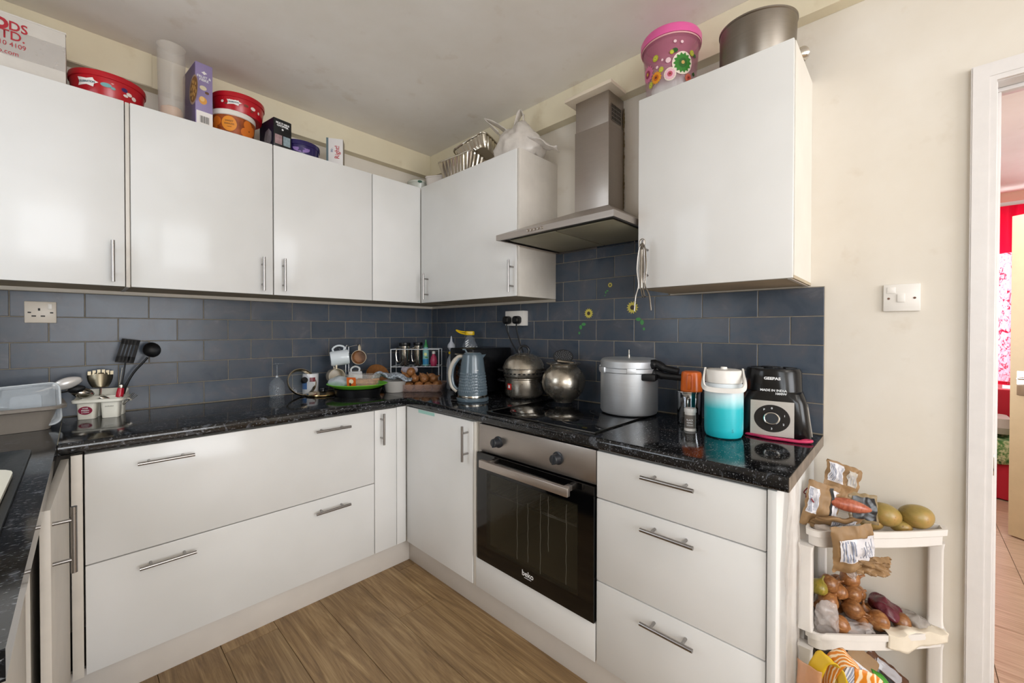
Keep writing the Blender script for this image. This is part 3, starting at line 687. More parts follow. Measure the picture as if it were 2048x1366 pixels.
# switch on right wall, local x = -y
t = thing('light_switch', 'white switched spur plate on the cream wall beside the doorway', 'switch', (-.0, -2.519, 1.378), -90)
b = B(); box(b, (-.043, -.010, -.043), (.043, 0, .043), .003); to_obj('faceplate', b, SW, t)
b = B(); box(b, (-.010, -.0135, -.014), (.008, -.0098, .012), .001); to_obj('rocker_switch', b, SW, t)
b = B(); box(b, (-.034, -.0120, .014), (-.014, -.0098, .034), .001); to_obj('fuse_carrier', b, SW, t)
b = B(); 
for s in (-1, 1): lathe(b, [(0, .0012), (.0035, .0012), (.0035, 0)], 12, (0, 0, 0)); b.transform(Matrix.Identity(4))
b.free(); b = B()
for s in (-1, 1):
    k = B(); lathe(k, [(0, .0014), (.0032, .0012), (.0034, 0)], 12); k.transform(Matrix.Translation((s*.030, -.0100, -.002)) @ Matrix.Rotation(radians(90), 4, 'X')); merge(b, k)
to_obj('screw', b, mat('brown_screw_cap', '#6b4a3a', .5), t)
t = thing('double_socket', 'white surface mounted double socket on the tiles right of the corner', 'socket', (-.0125, -.880, 1.342), -90)
b = B(); box(b, (-.073, -.034, -.043), (.073, 0, .043), .003); to_obj('socket_box', b, SW, t)
b = B(); box(b, (-.073, -.040, -.043), (.073, -.0345, .043), .002); to_obj('faceplate', b, SW, t)
for i, x in enumerate((-.044, .034)):
    p = thing('power_plug', ('left' if i == 0 else 'right')+' black plug in the double socket beside the corner', 'plug', (-.0125, -.880-x, 1.332), -90)
    b = B(); rloft(b, [(.046, .044, .016, -.0405), (.050, .048, .018, -.052), (.046, .044, .018, -.070), (.030, .030, .012, -.076)]); b.transform(Matrix.Rotation(radians(-90), 4, 'X') @ Matrix.Scale(-1, 4, (0, 0, 1)) if False else Matrix(((1,0,0,0),(0,0,1,0),(0,1,0,0),(0,0,0,1))))
    to_obj('plug_body', b, BLACKP, p)
    b = B(); pts = smoothpts([(0, -.058, -.022), (.002, -.056, -.06), (.025-.015*i, -.040, -.13), (.052-.030*i, -.016, -.20), (.056-.03*i, -.012, -.30), (.05-.03*i, -.012, -.405)]); tube(b, pts, .0042, 8); to_obj('cable', b, BLACKM, p)

# ------------------------------------------------------------------ things on top of the wall cabinets (back wall)
ZS = ZT-.0005   # top surface
def flat_front(x0, y, z0): return lambda u, v: Vector((x0+u, y, z0+v))
CB = mat('white_corrugated_board', '#d6d0c8', .75, var=.06, vs=12)
t = thing('cardboard_box', 'white cardboard box with red lettering on the leftmost wall cabinet', 'box', (-1.828, -.292, ZS+.0008))
b = B(); box(b, (-.44, 0, 0), (0, .235, .188), .002); to_obj('carton', b, CB, t)
b = B(); box(b, (-.442, -.001, .183), (.0015, .02, .1895), .001); to_obj('lid_flap', b, CB, t)
b = B(); box(b, (-.440, -.0012, .045), (-.0005, -.0004, .135)); to_obj('packing_tape', b, thin('clear_tape', '#d9d2cc', .35, .15, .1), t, smooth=0)
for (s, x, z, h, bo) in (('DS', -.090, .1465, .043, .0008), ('TD.', -.096, .1135, .043, .0004), ('1 210 4109', -.094, .083, .0225, .0), ('oo.com', -.111, .055, .022, .0)):
    text('lettering', s, h, PRINTR, t, lambda u, v, x=x, z=z: Vector((x+u, -.0018, z+v)), bo, 'RIGHT', xs=.85)
text('lettering', 'O', .046, PRINTR, t, lambda u, v: Vector((-.134+u, -.0018, .1465+v)), .003, 'RIGHT', xs=.9); text('lettering', 'L', .043, PRINTR, t, lambda u, v: Vector((-.155+u, -.0018, .1135+v)), .0004, 'RIGHT')
REDP = mat('red_tub_plastic', '#b50d1d', .22, var=.05); WHS = mat('white_sticker', '#ece6e2', .4)
def star_banner(t, f, u0, v0, w_, h_, txt, col='#2d4f5a'):
    pts = [(-.5, -.45), (-.42, 0), (-.52, .5), (0, .36), (.34, .5), (.42, .22), (.62, .05), (.40, -.15), (.36, -.5), (0, -.30)]
    P2 = []
    for (x0, y0), (x1, y1) in zip(pts, pts[1:]+pts[:1]):
        for k in range(4): P2.append(((x0+(x1-x0)*k/4)*w_, (y0+(y1-y0)*k/4)*h_))
    fan('printed_banner', u0, v0, P2, WHS, t, f, 6)
    text('lettering', txt, h_*.30, mat('dark_teal_print', col, .5), t, lambda u, v: (lambda p: Vector((p.x*1.008, p.y*1.008, p.z)))(f(u0+u, v0+v)), .0003, xs=.8)
SW1 = [mat('sweet_teal', '#6fa6a8', .35), mat('sweet_purple', '#3a2160', .35), mat('sweet_white', '#e7dcd6', .4), mat('sweet_brown', '#7a3a2a', .4)]
def tub(name, label, c, r, h, m, rz, lid=True, taper=.12, cat='tub'):
    t = thing(name, label, cat, c, rz)
    b = B(); lathe(b, [(0, 0), (r*(1-taper), 0), (r*(1-taper)+.002, .004), (r*.985, h-.022), (r*.985, h-.012), (0, h-.012)], 56); to_obj('tub_body', b, m, t)
    b = B(); lathe(b, [(r*.99, h-.024), (r*1.012, h-.023), (r*1.02, h-.010), (r*1.005, h-.002), (r*.96, h), (r*.93, h-.004), (0, h-.004)], 56); to_obj('lid', b, m, t)
    return t
t = tub('sweet_tub', 'large red sweet tub with a white banner beside the cardboard box', (-1.712, -.182, ZS+.0008), .113, .096, REDP, -12)
f = cyl(.102, 0, .0035, .0)
star_banner(t, lambda u, v: (lambda a, rr: Vector((rr*sin(a), -rr*cos(a), v)))(u/.108, .1082+.05*(v-.03)), -.045, .046, .058, .034, 'CELEBRATION', '#27505c')
fz = lambda u, v: (lambda a, rr: Vector((rr*sin(a), -rr*cos(a), v+.010)))(u/.108, .1080+.05*(v-.03))
for (u, v, ru, rv, k) in ((.012, .036, .016, .008, 0), (.032, .030, .007, .005, 0), (.030, .052, .008, .006, 2), (.066, .040, .010, .008, 1), (.082, .030, .010, .007, 2), (.070, .020, .008, .005, 2), (.10, .022, .009, .008, 2)): disc('printed_sweet', u, v, ru, rv, SW1[k], t, fz)
# tall plastic cylinder
t = thing('plastic_canister', 'tall translucent plastic canister left of the cereal box', 'canister', (-1.5185, -.232, ZS+.0008))
b = B(); lathe(b, [(0, 0), (.042, 0), (.044, .004), (.049, .305), (.0505, .308), (.0505, .316), (.048, .316), (.0425, .006), (0, .006)], 40); to_obj('canister_body', b, thin('milky_plastic', '#e2dad0', .24, .3, .15), t)
b = B(); lathe(b, [(0, .007), (.037, .007), (.0375, .05), (.02, .062), (0, .055)], 24); crumple(b, .003, 40, 2); to_obj('contents', b, mat('peach_crumbs', '#d9ab86', .8, var=.2, vs=90), t)
# cereal box
LIL = mat('lilac_card', '#9283ac', .45); LILD = mat('purple_card', '#5d4878', .4)
t = thing('cereal_box', 'lilac muesli box standing on edge beside the tall canister', 'box', (-1.4445, -.286, ZS+.0008), 5)
b = B(); box(b, (0, 0, 0), (.063, .19, .272), .001); to_obj('carton', b, LIL, t)
fs = lambda u, v: Vector((-.0006, u, v)); ff = lambda u, v: Vector((u, -.0006, v)); ff2 = lambda u, v: Vector((u, -.0010, v))
b = B(); box(b, (-.0005, .002, .005), (-.0002, .188, .268)); to_obj('printed_side', b, LILD, t, smooth=0)
disc('printed_bowl', .025, .155, .062, .062, mat('bowl_rim_print', '#b79a86', .5), t, fs, 32); disc('printed_bowl', .022, .155, .054, .054, mat('fruit_print', '#8c5a24', .5, var=.5, vs=80), t, lambda u, v: Vector((-.0012, u, v)), 32)
for k in range(14): a = k*2.4; r = .012*sqrt(k); disc('printed_fruit', .022+r*cos(a), .155+r*sin(a), .008, .008, mat('nut_print', '#d7a552', .5), t, lambda u, v: Vector((-.0018, u, v)), 8)
b = B(); box(b, (.003, -.0008, .004), (.0625, -.0003, .062)); to_obj('barcode_panel', b, WHS, t, smooth=0)
b = B()
for k in range(11): x = .016+k*.0031; box(b, (x, -.0014, .012), (x+(.0018 if k % 3 else .0009), -.0009, .042))
to_obj('barcode', b, PRINTK, t, smooth=0)
disc('printed_emblem', .032, .232, .011, .008, WHS, t, ff, 8, .4, 4); text('lettering', 'FRUIT &', .0145, PRINTW, t, lambda u, v: ff2(.031+u, .212+v), .0003); text('lettering', 'FIBRE', .0145, PRINTW, t, lambda u, v: ff2(.031+u, .199+v), .0003)
disc('printed_slice', .028, .165, .013, .010, mat('cream_print', '#ded3b5', .5), t, ff, 16); disc('printed_nut', .042, .148, .008, .006, mat('brown_print', '#6b4a2c', .5), t, ff, 12); disc('printed_slice', .027, .110, .015, .017, mat('peach_print', '#d99a4a', .5), t, ff, 16); disc('printed_slice', .024, .116, .009, .011, mat('pale_peach_print', '#e9bf7a', .5), t, ff2, 16)
# stacked red tub on orange tub
ORB = mat('orange_photo_label', '#9a4714', .35, var=.45, vs=45)
t = tub('satsuma_tub', 'white lidded tub with an orange fruit label under the smaller red tub', (-1.288, -.205, ZS+.0008), .090, .110, mat('white_tub', '#e6e0d8', .3), -8)
f = lambda u, v: (lambda a, rr: Vector((rr*sin(a), -rr*cos(a), v)))(u/.088, .0812+.095*v)
rectpatch('printed_label', -.19, .006, .125, .084, ORB, t, f, 40, 3)
f2 = lambda u, v: (lambda a, rr: Vector((rr*sin(a), -rr*cos(a), v)))(u/.088, .0822+.095*v); f3 = lambda u, v: (lambda a, rr: Vector((rr*sin(a), -rr*cos(a), v)))(u/.088, .0832+.095*v)
for (u, v, r) in ((.058, .060, .022), (.088, .045, .02), (.045, .025, .02), (-.075, .055, .02), (-.095, .03, .02), (.075, .018, .018)): disc('printed_orange', u, v, r, r, mat('orange_print', '#d5711e', .4), t, f2, 20)
disc('printed_roundel', -.022, .045, .030, .033, mat('amber_print', '#e08a1e', .45), t, f3, 28); f4 = lambda u, v: (lambda a, rr: Vector((rr*sin(a), -rr*cos(a), v)))(u/.088, .0840+.095*v)
text('lettering', 'SWEET', .0105, PRINTK, t, lambda u, v: f4(-.022+u, .056+v)); text('lettering', 'SEEDLESS', .0095, PRINTK, t, lambda u, v: f4(-.022+u, .044+v)); text('lettering', '6 pack', .007, PRINTK, t, lambda u, v: f4(-.022+u, .032+v))
t = tub('sweet_tub', 'smaller red sweet tub stacked on the orange label tub', (-1.262, -.190, ZS+.1120), .107, .086, REDP, -10)
fz = lambda u, v: (lambda a, rr: Vector((rr*sin(a), -rr*cos(a), v)))(u/.100, .1020+.05*(v-.03))
star_banner(t, fz, -.024, .038, .052, .026, 'CELEBRATION', '#34474f')
for (u, v, ru, rv, k) in ((-.070, .040, .006, .006, 2), (-.055, .030, .006, .004, 3), (.025, .036, .010, .006, 3), (.055, .034, .011, .008, 2), (.05, .020, .006, .004, 3), (.085, .028, .005, .007, 2)): disc('printed_sweet', u, v, ru, rv, SW1[k], t, fz)
# dark mixer box
t = thing('appliance_box', 'black mini chopper box beside the orange label tub', 'box', (-1.137, -.284, ZS+.0008), 9)
b = B(); box(b, (0, 0, 0), (.088, .145, .146), .004); to_obj('carton', b, mat('black_card', '#0e0f12', .35), t)
b = B(); box(b, (-.0006, .004, .004), (-.0002, .141, .142)); to_obj('printed_side', b, mat('navy_card', '#1b1f33', .35), t, smooth=0)
disc('printed_photo', .055, .055, .040, .045, mat('grey_photo_print', '#8f8a90', .4, var=.4, vs=40), t, lambda u, v: Vector((-.0012, u, v)), 7)
for (s, z) in (('KUHN RIKON', .124), ('CHOPPER', .112)): text('lettering', s.replace('KUHN RIKON', 'MULTI MINI'), .0125, PRINTW, t, lambda u, v, z=z: Vector((.043+u, -.0008, z+v)), .0006)
disc('printed_star', .043, .096, .005, .005, PRINTW, t, lambda u, v: Vector((u, -.0008, v)), 8)
for (a, c, col) in ((.006, .040, '#a88a8c'), (.046, .080, '#8d9fa6')):
    b = B(); box(b, (a, -.0009, .020), (c, -.0003, .066)); to_obj('printed_photo', b, mat('photo_'+col[1:], col, .4, var=.35, vs=60), t, smooth=0)
# purple tub
PUR = mat('purple_tub_plastic', '#241a52', .2)
t = tub('sweet_tub', 'purple sweet tub between the black box and the white gift box', (-.984, -.188, ZS+.0008), .097, .076, PUR, -6)
fz = lambda u, v: (lambda a, rr: Vector((rr*sin(a), -rr*cos(a), v)))(u/.090, .0925+.05*(v-.03))
disc('printed_glow', -.012, .034, .040, .020, mat('lilac_print', '#8a6fae', .4), t, fz, 20); disc('printed_star', -.014, .032, .02, .022, mat('purple_print', '#30215e', .4), t, lambda u, v: fz(u, v)*1.004, 10, .55, 5)
# Mr Right box
t = thing('gift_box', 'white gift box with red sideways lettering near the corner', 'box', (-.864, -.238, ZS+.0008), -31)
b = B(); box(b, (0, 0, 0), (.084, .062, .149), .001); to_obj('carton', b, mat('white_card', '#dcd8d6', .4), t)
b = B(); box(b, (-.0008, -.0006, 0), (.010, .0625, .1495)); to_obj('printed_edge', b, mat('teal_grey_card', '#5d7076', .45), t, smooth=0)
b = B(); box(b, (.0845, .001, .002), (.0852, .061, .148)); to_obj('printed_side', b, mat('taupe_card', '#8a7f70', .5), t, smooth=0)
text('lettering', 'Right!', .034, PRINTR, t, lambda u, v: Vector((.055-v, -.0012, .075+u)), .0004, xs=.9); text('lettering', 'Mr.', .018, PRINTG, t, lambda u, v: Vector((.028-v, -.0012, .085+u)), .0003)
# tub lid near corner
t = thing('tub_lid', 'pale round container with a green mark in the corner on top of the cabinets', 'container', (-.262, -.215, ZS+.0008))
b = B(); lathe(b, [(0, 0), (.060, 0), (.068, .045), (.072, .046), (.072, .058), (.055, .070), (0, .072)], 40); to_obj('container_body', b, mat('clear_grey_plastic', '#c2c4bb', .2), t)
disc('printed_mark', -.032, .048, .014, .008, mat('dark_green_print', '#1f4a3a', .4), t, lambda u, v: (lambda a: Vector((.0734*sin(a), -.0734*cos(a), v)))(u/.07), 12)

# ------------------------------------------------------------------ things on the right wall cabinets
t = thing('foil_tray', 'silver foil roasting tray tipped on its side above the corner cabinet', 'tray', (-.190, -.705, ZS+.160), rot=(radians(166), radians(-14), radians(-78)))
FOIL = mat('crinkled_foil', '#cfc8ba', .22, 1, bump=.15, bs=60)
b = B()
def fring(w_, h_, r, z, rib=0, N=112):
    P = rrect(w_, h_, r, 6); L = [0]
    for i in range(len(P)): a_, c_ = P[i], P[(i+1) % len(P)]; L.append(L[-1]+sqrt((a_[0]-c_[0])**2+(a_[1]-c_[1])**2))
    out = []
    for k in range(N):
        d = L[-1]*k/N; i = max(j for j in range(len(P)) if L[j] <= d); f_ = (d-L[i])/max(1e-9, L[i+1]-L[i]); a_, c_ = P[i], P[(i+1) % len(P)]
        q_ = 1+rib*(1 if (k//2) % 2 else -1); out.append(((a_[0]+(c_[0]-a_[0])*f_)*q_, (a_[1]+(c_[1]-a_[1])*f_)*q_, z))
    return out
loft(b, [fring(.235, .155, .03, .0, .0), fring(.232, .152, .032, .006, .014), fring(.205, .125, .035, .056, .022), fring(.19, .11, .04, .068, 0)], cap=False); b.faces.new([b.verts.new(q) for q in fring(.19, .11, .04, -.0)][::1]) if False else b.faces.new([b.verts.new(q) for q in fring(.19, .11, .04, .068)])
tube(b, fring(.24, .16, .032, 0)[:], .005, 6, closed=True); crumple(b, .003, 24, 4); o = to_obj('tray_body', b, FOIL, t, smooth=25)
t = thing('foil_tray', 'open ribbed foil tray under the tipped foil tray', 'tray', (-.205, -.610, ZS+.0008), -86)
b = B(); loft(b, [fring(.23, .12, .02, .002), fring(.236, .125, .02, .012, .024), fring(.285, .166, .025, .098, .024), fring(.29, .17, .025, .108)], cap=False); b.faces.new([b.verts.new(q) for q in fring(.23, .12, .02, .002)])
tube(b, fring(.295, .175, .027, .109), .0035, 6, closed=True); crumple(b, .002, 20, 3); to_obj('tray_body', b, FOIL, t, smooth=25)
t = thing('plastic_tub', 'low white plastic tub beside the foil trays', 'tub', (-.19, -.345, ZS+.0008), -60)
b = B(); rloft(b, [(.12, .14, .02, 0), (.135, .155, .025, .060), (.140, .160, .025, .062), (.140, .160, .025, .070), (.125, .145, .02, .071)]); to_obj('tub_body', b, thin('pale_tub_plastic', '#ddd4cc', .85, .3, .05), t)
# plastic bag
BAG = thin('white_carrier_bag', '#eae2da', .66, .28, .25)
t = thing('carrier_bag', 'white plastic carrier bag with its handles up above the corner cabinet', 'bag', (-.17, -1.030, ZS+.0008), -62)
b = B(); bmesh.ops.create_icosphere(b, subdivisions=4, radius=1)
for v in b.verts:
    x, y, z = v.co; zz = max(z, -.45); v.co = (x*.135*(1-.25*max(0, zz)), y*.10, (zz+.45)*.135*(1+.05*sin(x*5)))
crumple(b, .018, 13, 5); crumple(b, .008, 38, 8)
for v in b.verts: v.co.z = max(v.co.z, 0.001)
to_obj('bag_body', b, BAG, t, smooth=60)
for (sx, lean) in ((-.085, -.100), (-.005, .015)):
    b = B()
    def hf(s, u, sx=sx, lean=lean):
        a = pi*s; w_ = .026; hgt = .085 if lean < 0 else .105; x = sx+w_*cos(a)+lean*sin(a); z = .160+hgt*sin(a); y = (u-.5)*.050*(1+.4*cos(a)**2); return Vector((x+.004*sin(9*s+u*3), y, z))
    grid(b, 18, 4, hf); crumple(b, .003, 40, 3); o = to_obj('bag_handle', b, BAG, t, smooth=60); md = o.modifiers.new('s', 'SOLIDIFY'); md.thickness = .003
b = B(); grid(b, 16, 8, lambda s, u: Vector((.05+.17*s, -.02-.07*u-.02*s, .095*(1-s)**1.2+.008+.01*sin(s*9+u*4)))); crumple(b, .006, 30, 6)
for v in b.verts: v.co.z = max(v.co.z, .002)
o = to_obj('bag_fold', b, BAG, t, smooth=60); md = o.modifiers.new('s', 'SOLIDIFY'); md.thickness = .004
# flowered bucket, pink light from its lid painted into the upper body
def m_lid_tint_body():
    q = NT('clear_plastic_painted_lid_light'); c = q.n('ShaderNodeTexCoord'); s_ = q.n('ShaderNodeSeparateXYZ'); q.l(c.outputs['Object'], s_.inputs[0]); r_ = q.n('ShaderNodeMapRange'); r_.inputs[1].default_value = .03; r_.inputs[2].default_value = .15; q.l(s_.outputs[2], r_.inputs[0])
    q.l(q.ramp(r_.outputs[0], [(.0, '#dcd6d4'), (.45, '#d9a3b0'), (1.0, '#cc7f95')]), q.b.inputs['Base Color']); a_ = q.n('ShaderNodeMapRange'); a_.inputs[3].default_value = .22; a_.inputs[4].default_value = .42; q.l(r_.outputs[0], a_.inputs[0]); q.l(a_.outputs[0], q.b.inputs['Alpha']); q.set(Roughness=.08); return q.m
ZS2 = 2.1522-.0005
t = thing('flower_canister', 'clear flowered canister with a pink lid on the tall wall cabinet', 'canister', (-.182, -1.850, ZS2+.0008), -72); t.scale = (1.03, 1.03, 1.09)
b = B(); lathe(b, [(0, 0), (.082, 0), (.085, .004), (.100, .192), (.104, .196), (.104, .214), (.0985, .214), (.083, .006), (0, .006)], 64); to_obj('canister_body', b, m_lid_tint_body(), t)
b = B(); lathe(b, [(.104, .206), (.1085, .206), (.1095, .228), (.104, .238), (.098, .240), (.090, .232), (0, .232)], 64); to_obj('lid', b, mat('pink_lid', '#e25f9f', .3), t)
b = B(); lathe(b, [(.1045, .2), (.1065, .2), (.1065, .205), (.1045, .205)], 64); to_obj('lid_rim', b, mat('pale_pink', '#dca7a8', .3), t)
b = B(); rloft(b, [(.12, .11, .03, .008), (.135, .125, .03, .05), (.11, .10, .03, .085)], 8); crumple(b, .008, 25, 3); to_obj('contents', b, mat('white_bags_inside', '#dedad8', .5), t)
fz = lambda u, v: (lambda a, rr: Vector((rr*sin(a), -rr*cos(a), v)))(u/.095, .0872+.080*v)
fz2 = lambda u, v: (lambda a, rr: Vector((rr*sin(a), -rr*cos(a), v)))(u/.095, .0882+.080*v)
fz3 = lambda u, v: (lambda a, rr: Vector((rr*sin(a), -rr*cos(a), v)))(u/.095, .0892+.080*v)
FLW = [('#cf6d94', '#8e1f45', '#d8a52c'), ('#e0951c', '#c7610f', '#5a2d0c'), ('#2f7d22', '#236018', '#c9a25a'), ('#e7b5c2', '#c2546a', '#7a3a1a'), ('#b7b92a', '#cfd05a', '#8a8a1c'), ('#c76a52', '#b1443a', '#5a2a1c')]
def flower(u, v, r, k, star=.22, n=14):
    a, c, e = FLW[k]
    if k in (2, 3): disc('printed_flower', u, v, r*1.1, r*1.1, mat('pale_petal_edge', '#e9dccb', .4), t, lambda p, q: fz(p, q), 28)
    disc('printed_flower', u, v, r, r, mat('petal_'+a[1:], a, .4), t, fz2, 28, star, n); disc('flower_centre', u, v, r*.45, r*.45, mat('petal_'+c[1:], c, .4), t, fz3, 16); disc('flower_centre', u, v, r*.18, r*.18, mat('petal_'+e[1:], e, .4), t, lambda p, q: fz3(p, q)*1.004, 10)
for (u, v, r, k) in ((-.085, .105, .030, 0), (-.045, .075, .022, 1), (.050, .105, .034, 2), (.006, .072, .020, 3), (-.072, .062, .012, 4), (-.025, .095, .010, 4), (-.045, .14, .012, 4), (.075, .058, .016, 5), (.085, .14, .011, 4), (.012, .142, .008, 4)): flower(u, v, r, k)
for (u, v, r) in ((.022, .146, .010), (.10, .135, .008), (.10, .075, .008)): disc('printed_leaf', u, v, r, r*.8, mat('dark_green_leaf', '#22521f', .4), t, fz2, 10)
for (u, v, r) in ((.022, .175, .005), (.045, .172, .005), (.0, .118, .009), (-.02, .125, .004), (-.04, .108, .005)): disc('printed_bubble', u, v, r, r, mat('bubble_print', '#e7c7cc', .3), t, fz2, 14)
# cake tin
t = thing('cake_tin', 'large dull grey round cake tin tilted on the tall wall cabinet', 'tin', (-.172, -2.146, ZS2+.012), rot=(radians(2), radians(-3), 0)); t.scale = (1.07, 1.07, 1.2)
TINM = m_brushed('dull_tin', '#8f877d', .36, (2, 2, 60))
b = B(); lathe(b, [(0, .0), (.104, 0), (.106, .003), (.108, .118), (.1105, .120), (.1105, .124), (.107, .124), (.1035, .006), (0, .006)], 64); to_obj('tin_body', b, TINM, t)
b = B(); lathe(b, [(.100, -.008), (.1075, -.008), (.1085, 0), (.1085, .006), (.1065, .008)], 64); to_obj('base_ring', b, mat('dark_tin', '#4f4a44', .35, 1), t)
# steel item behind
t = thing('steel_ladle', 'shiny steel ladle bowl sticking out past the end of the tall wall cabinet', 'ladle', (-.135, -2.272, ZS2+.040), rot=(radians(20), radians(70), radians(-10)))
b = B(); lathe(b, [(0, -.022), (.014, -.018), (.022, -.004), (.024, .004), (.0225, .004), (.013, -.0155), (0, -.0195)], 28); to_obj('bowl', b, CHROME, t)
b = B(); tube(b, smoothpts([(0, .022, .002), (-.006, .06, .010), (-.014, .12, .004)]), .0045, 8); to_obj('ladle_handle', b, CHROME, t)

# ------------------------------------------------------------------ on the worktops, left to right
ZW = .9108
GREYP = mat('taupe_plastic', '#8d857c', .35, var=.05)
t = thing('drainer_basin', 'taupe plastic basin holding clear lids at the left', 'basin', (-2.08, -.190, ZW), 4)
b = B(); rloft(b, [(.40, .20, .03, 0), (.43, .235, .035, .070), (.48, .285, .045, .076), (.482, .287, .045, .086), (.46, .265, .04, .088), (.425, .230, .035, .078), (.39, .19, .03, .004)], 5, cap=False)
for z, q in ((.004, (.39, .19, .03)), (0, (.40, .20, .03))): b.faces.new([b.verts.new((x, y, z)) for x, y in rrect(*q, 5)])
to_obj('basin_body', b, GREYP, t)
CLEAR = thin('clear_lid_plastic', '#c9d2da', .5, .14, .25)
def lidbox(name, label, loc, rot, w_, h_, dep, m, cat='lid'):
    t = thing(name, label, cat, loc, rot=rot)
    b = B(); rloft(b, [(w_, h_, .025, 0), (w_, h_, .025, .008), (w_*.90, h_*.88, .02, .009), (w_*.87, h_*.84, .02, dep), (w_*.86, h_*.83, .02, dep-.001)], 5, cap=False)
    b.faces.new([b.verts.new((x, y, dep)) for x, y in rrect(w_*.87, h_*.84, .02, 5)]); to_obj('lid_body', b, m, t)
    b = B(); tube(b, [(x, y, .004) for x, y in rrect(w_, h_, .025, 5)], .0035, 6, closed=True); to_obj('lid_rim', b, thin('bright_lid_rim', '#e2e8ec', .8, .2, .05), t)
    b = B(); rloft(b, [(w_*.46, h_*.5, .012, dep+.0006), (w_*.46, h_*.5, .012, dep+.003)], 4); to_obj('raised_panel', b, m, t)
    return t
lidbox('container_lid', 'milky rounded lid standing upright in the taupe basin', (-1.932, -.235, .995), (radians(74), radians(-4), radians(-6)), .165, .155, .012, thin('milky_lid', '#c9d1d8', .42, .3, .1))
lidbox('clear_container', 'clear plastic takeaway tub lying behind the upright lid in the basin', (-2.11, -.125, 1.000), (radians(50), radians(6), radians(6)), .20, .13, .055, CLEAR, 'container')
lidbox('clear_container', 'small clear tub at the right end of the taupe basin', (-1.945, -.115, .995), (radians(16), radians(8), 0), .13, .11, .05, CLEAR, 'container')
def spoon(name, label, loc, rot, L, w_, bl, m, cat='spoon', handle=None, hm=None, slots=0, flat=.35):
    """along local +z: handle from 0 to L, bowl from L to L+bl"""
    t = thing(name, label, cat, loc, rot=rot)
    b = B()
    def f(u, v):
        z = L+bl*v; ww = w_/2*sin(pi*min(1, max(.08, .10+.9*v)))**.55 if v < .999 else w_*.18
        ww = w_/2*(sin(pi*(.06+.90*v)))**.6
        x = ww*(2*u-1); return Vector((x, -flat*w_*(1-(2*u-1)**2)*sin(pi*min(1, .05+.9*v)), z))
    grid(b, 10, 14, f); o = to_obj('spoon_bowl', b, m, t, smooth=60); md = o.modifiers.new('s', 'SOLIDIFY'); md.thickness = .0016
    b = B(); tube(b, smoothpts([(0, 0, 0), (0, .003, L*.5), (0, 0, L+.008)]), [.0045]*6+[.0035]*7, 8); to_obj('spoon_handle', b, hm or m, t)
    return t
CUT = mat('cutlery_steel', '#c9c4bb', .16, 1)
# cutlery caddy
cx, cy = -1.735, -.095
t = thing('cutlery_caddy', 'cream plastic cutlery caddy with a red oval label', 'caddy', (cx, cy, ZW), -16)
b = B()
for x in (-.036, .036):
    for (y, h) in ((-.030, .078), (.030, .085)):
        k = B(); rloft(k, [(.052, .046, .01, 0), (.060, .052, .012, h), (.056, .048, .011, h), (.049, .043, .009, .003)], 4, cap=False)
        k.faces.new([k.verts.new((p, q, .003)) for p, q in rrect(.049, .043, .009, 4)]); k.faces.new([k.verts.new((p, q, 0)) for p, q in rrect(.052, .046, .01, 4)])
        k.transform(Matrix.Translation((x, y, 0))); merge(b, k)
to_obj('cups', b, CREAMPL, t)
b = B(); rloft(b, [(.152, .126, .02, .066), (.158, .132, .022, .068), (.158, .132, .022, .078), (.150, .124, .02, .079), (.146, .120, .018, .074)], 5, cap=False); to_obj('rim', b, CREAMPL, t)
b = B(); loft(b, [[(x, y, .079) for x, y in rrect(.150, .122, .02, 5)], [(x, y, .080+.030*max(0, (y+.02)/.08)) for x, y in rrect(.148, .120, .02, 5)]], cap=False); to_obj('raised_back', b, CREAMPL, t)
fr_ = lambda u, v: Vector((-.036+u, -.0562-.0385*v, v)); fr2 = lambda u, v: fr_(u, v)+Vector((0, -.0006, 0))
disc('oval_label', 0, .036, .021, .0165, mat('maroon_label', '#8e1a3b', .4), t, fr_, 28)
for (s, z, h) in (('HOME', .045, .006), ('FRESH', .036, .0085), ('& CLEAN', .028, .0055)): text('lettering', s, h, PRINTW, t, lambda u, v, z=z: fr2(u, z+v), .0002)
text('lettering', 'DURABLE', .0062, mat('grey_text', '#55504a', .5), t, lambda u, v: Vector((.036+u, -.0562-.0385*(v+.048)-.0006, .048+v)), 0)
def R3(*a): return tuple(radians(x) for x in a)
# black slotted turner with red handle
t = thing('slotted_turner', 'black slotted turner with a red handle in the cutlery caddy', 'spatula', (-1.684, -.106, .984), rot=R3(-4, 9, 12))
b = B()
pl = [(-.030, .150), (.026, .150), (.032, .158), (.034, .238), (.026, .250), (-.022, .250), (-.032, .240), (-.034, .160)]
hs = []
grid(b, 1, 1, lambda u, v: Vector((0, 0, 0))) if False else None
xs = [-.031, -.022, -.017, -.010, -.005, .002, .007, .014, .019, .031]
for i in range(9):
    if i % 2 == 0: box(b, (xs[i], -.001, .152), (xs[i+1], .001, .248))
box(b, (-.031, -.001, .148), (.031, .001, .176)); box(b, (-.031, -.001, .228), (.031, .001, .252))
b.transform(Matrix.Shear('XZ', 4, (0, 0)) if False else Matrix(((1, 0, .10, -.018), (0, 1, 0, 0), (0, 0, 1, 0), (0, 0, 0, 1)))); to_obj('turner_blade', b, BLACKM, t)
b = B(); tube(b, [(0, 0, .058), (0, -.004, .10), (0, 0, .150)], .0030, 8); to_obj('shaft', b, BLACKM, t); b = B(); tube(b, [(-.006, 0, .050), (-.007, 0, .128)], .0016, 6); to_obj('hanging_wire', b, CUT, t)
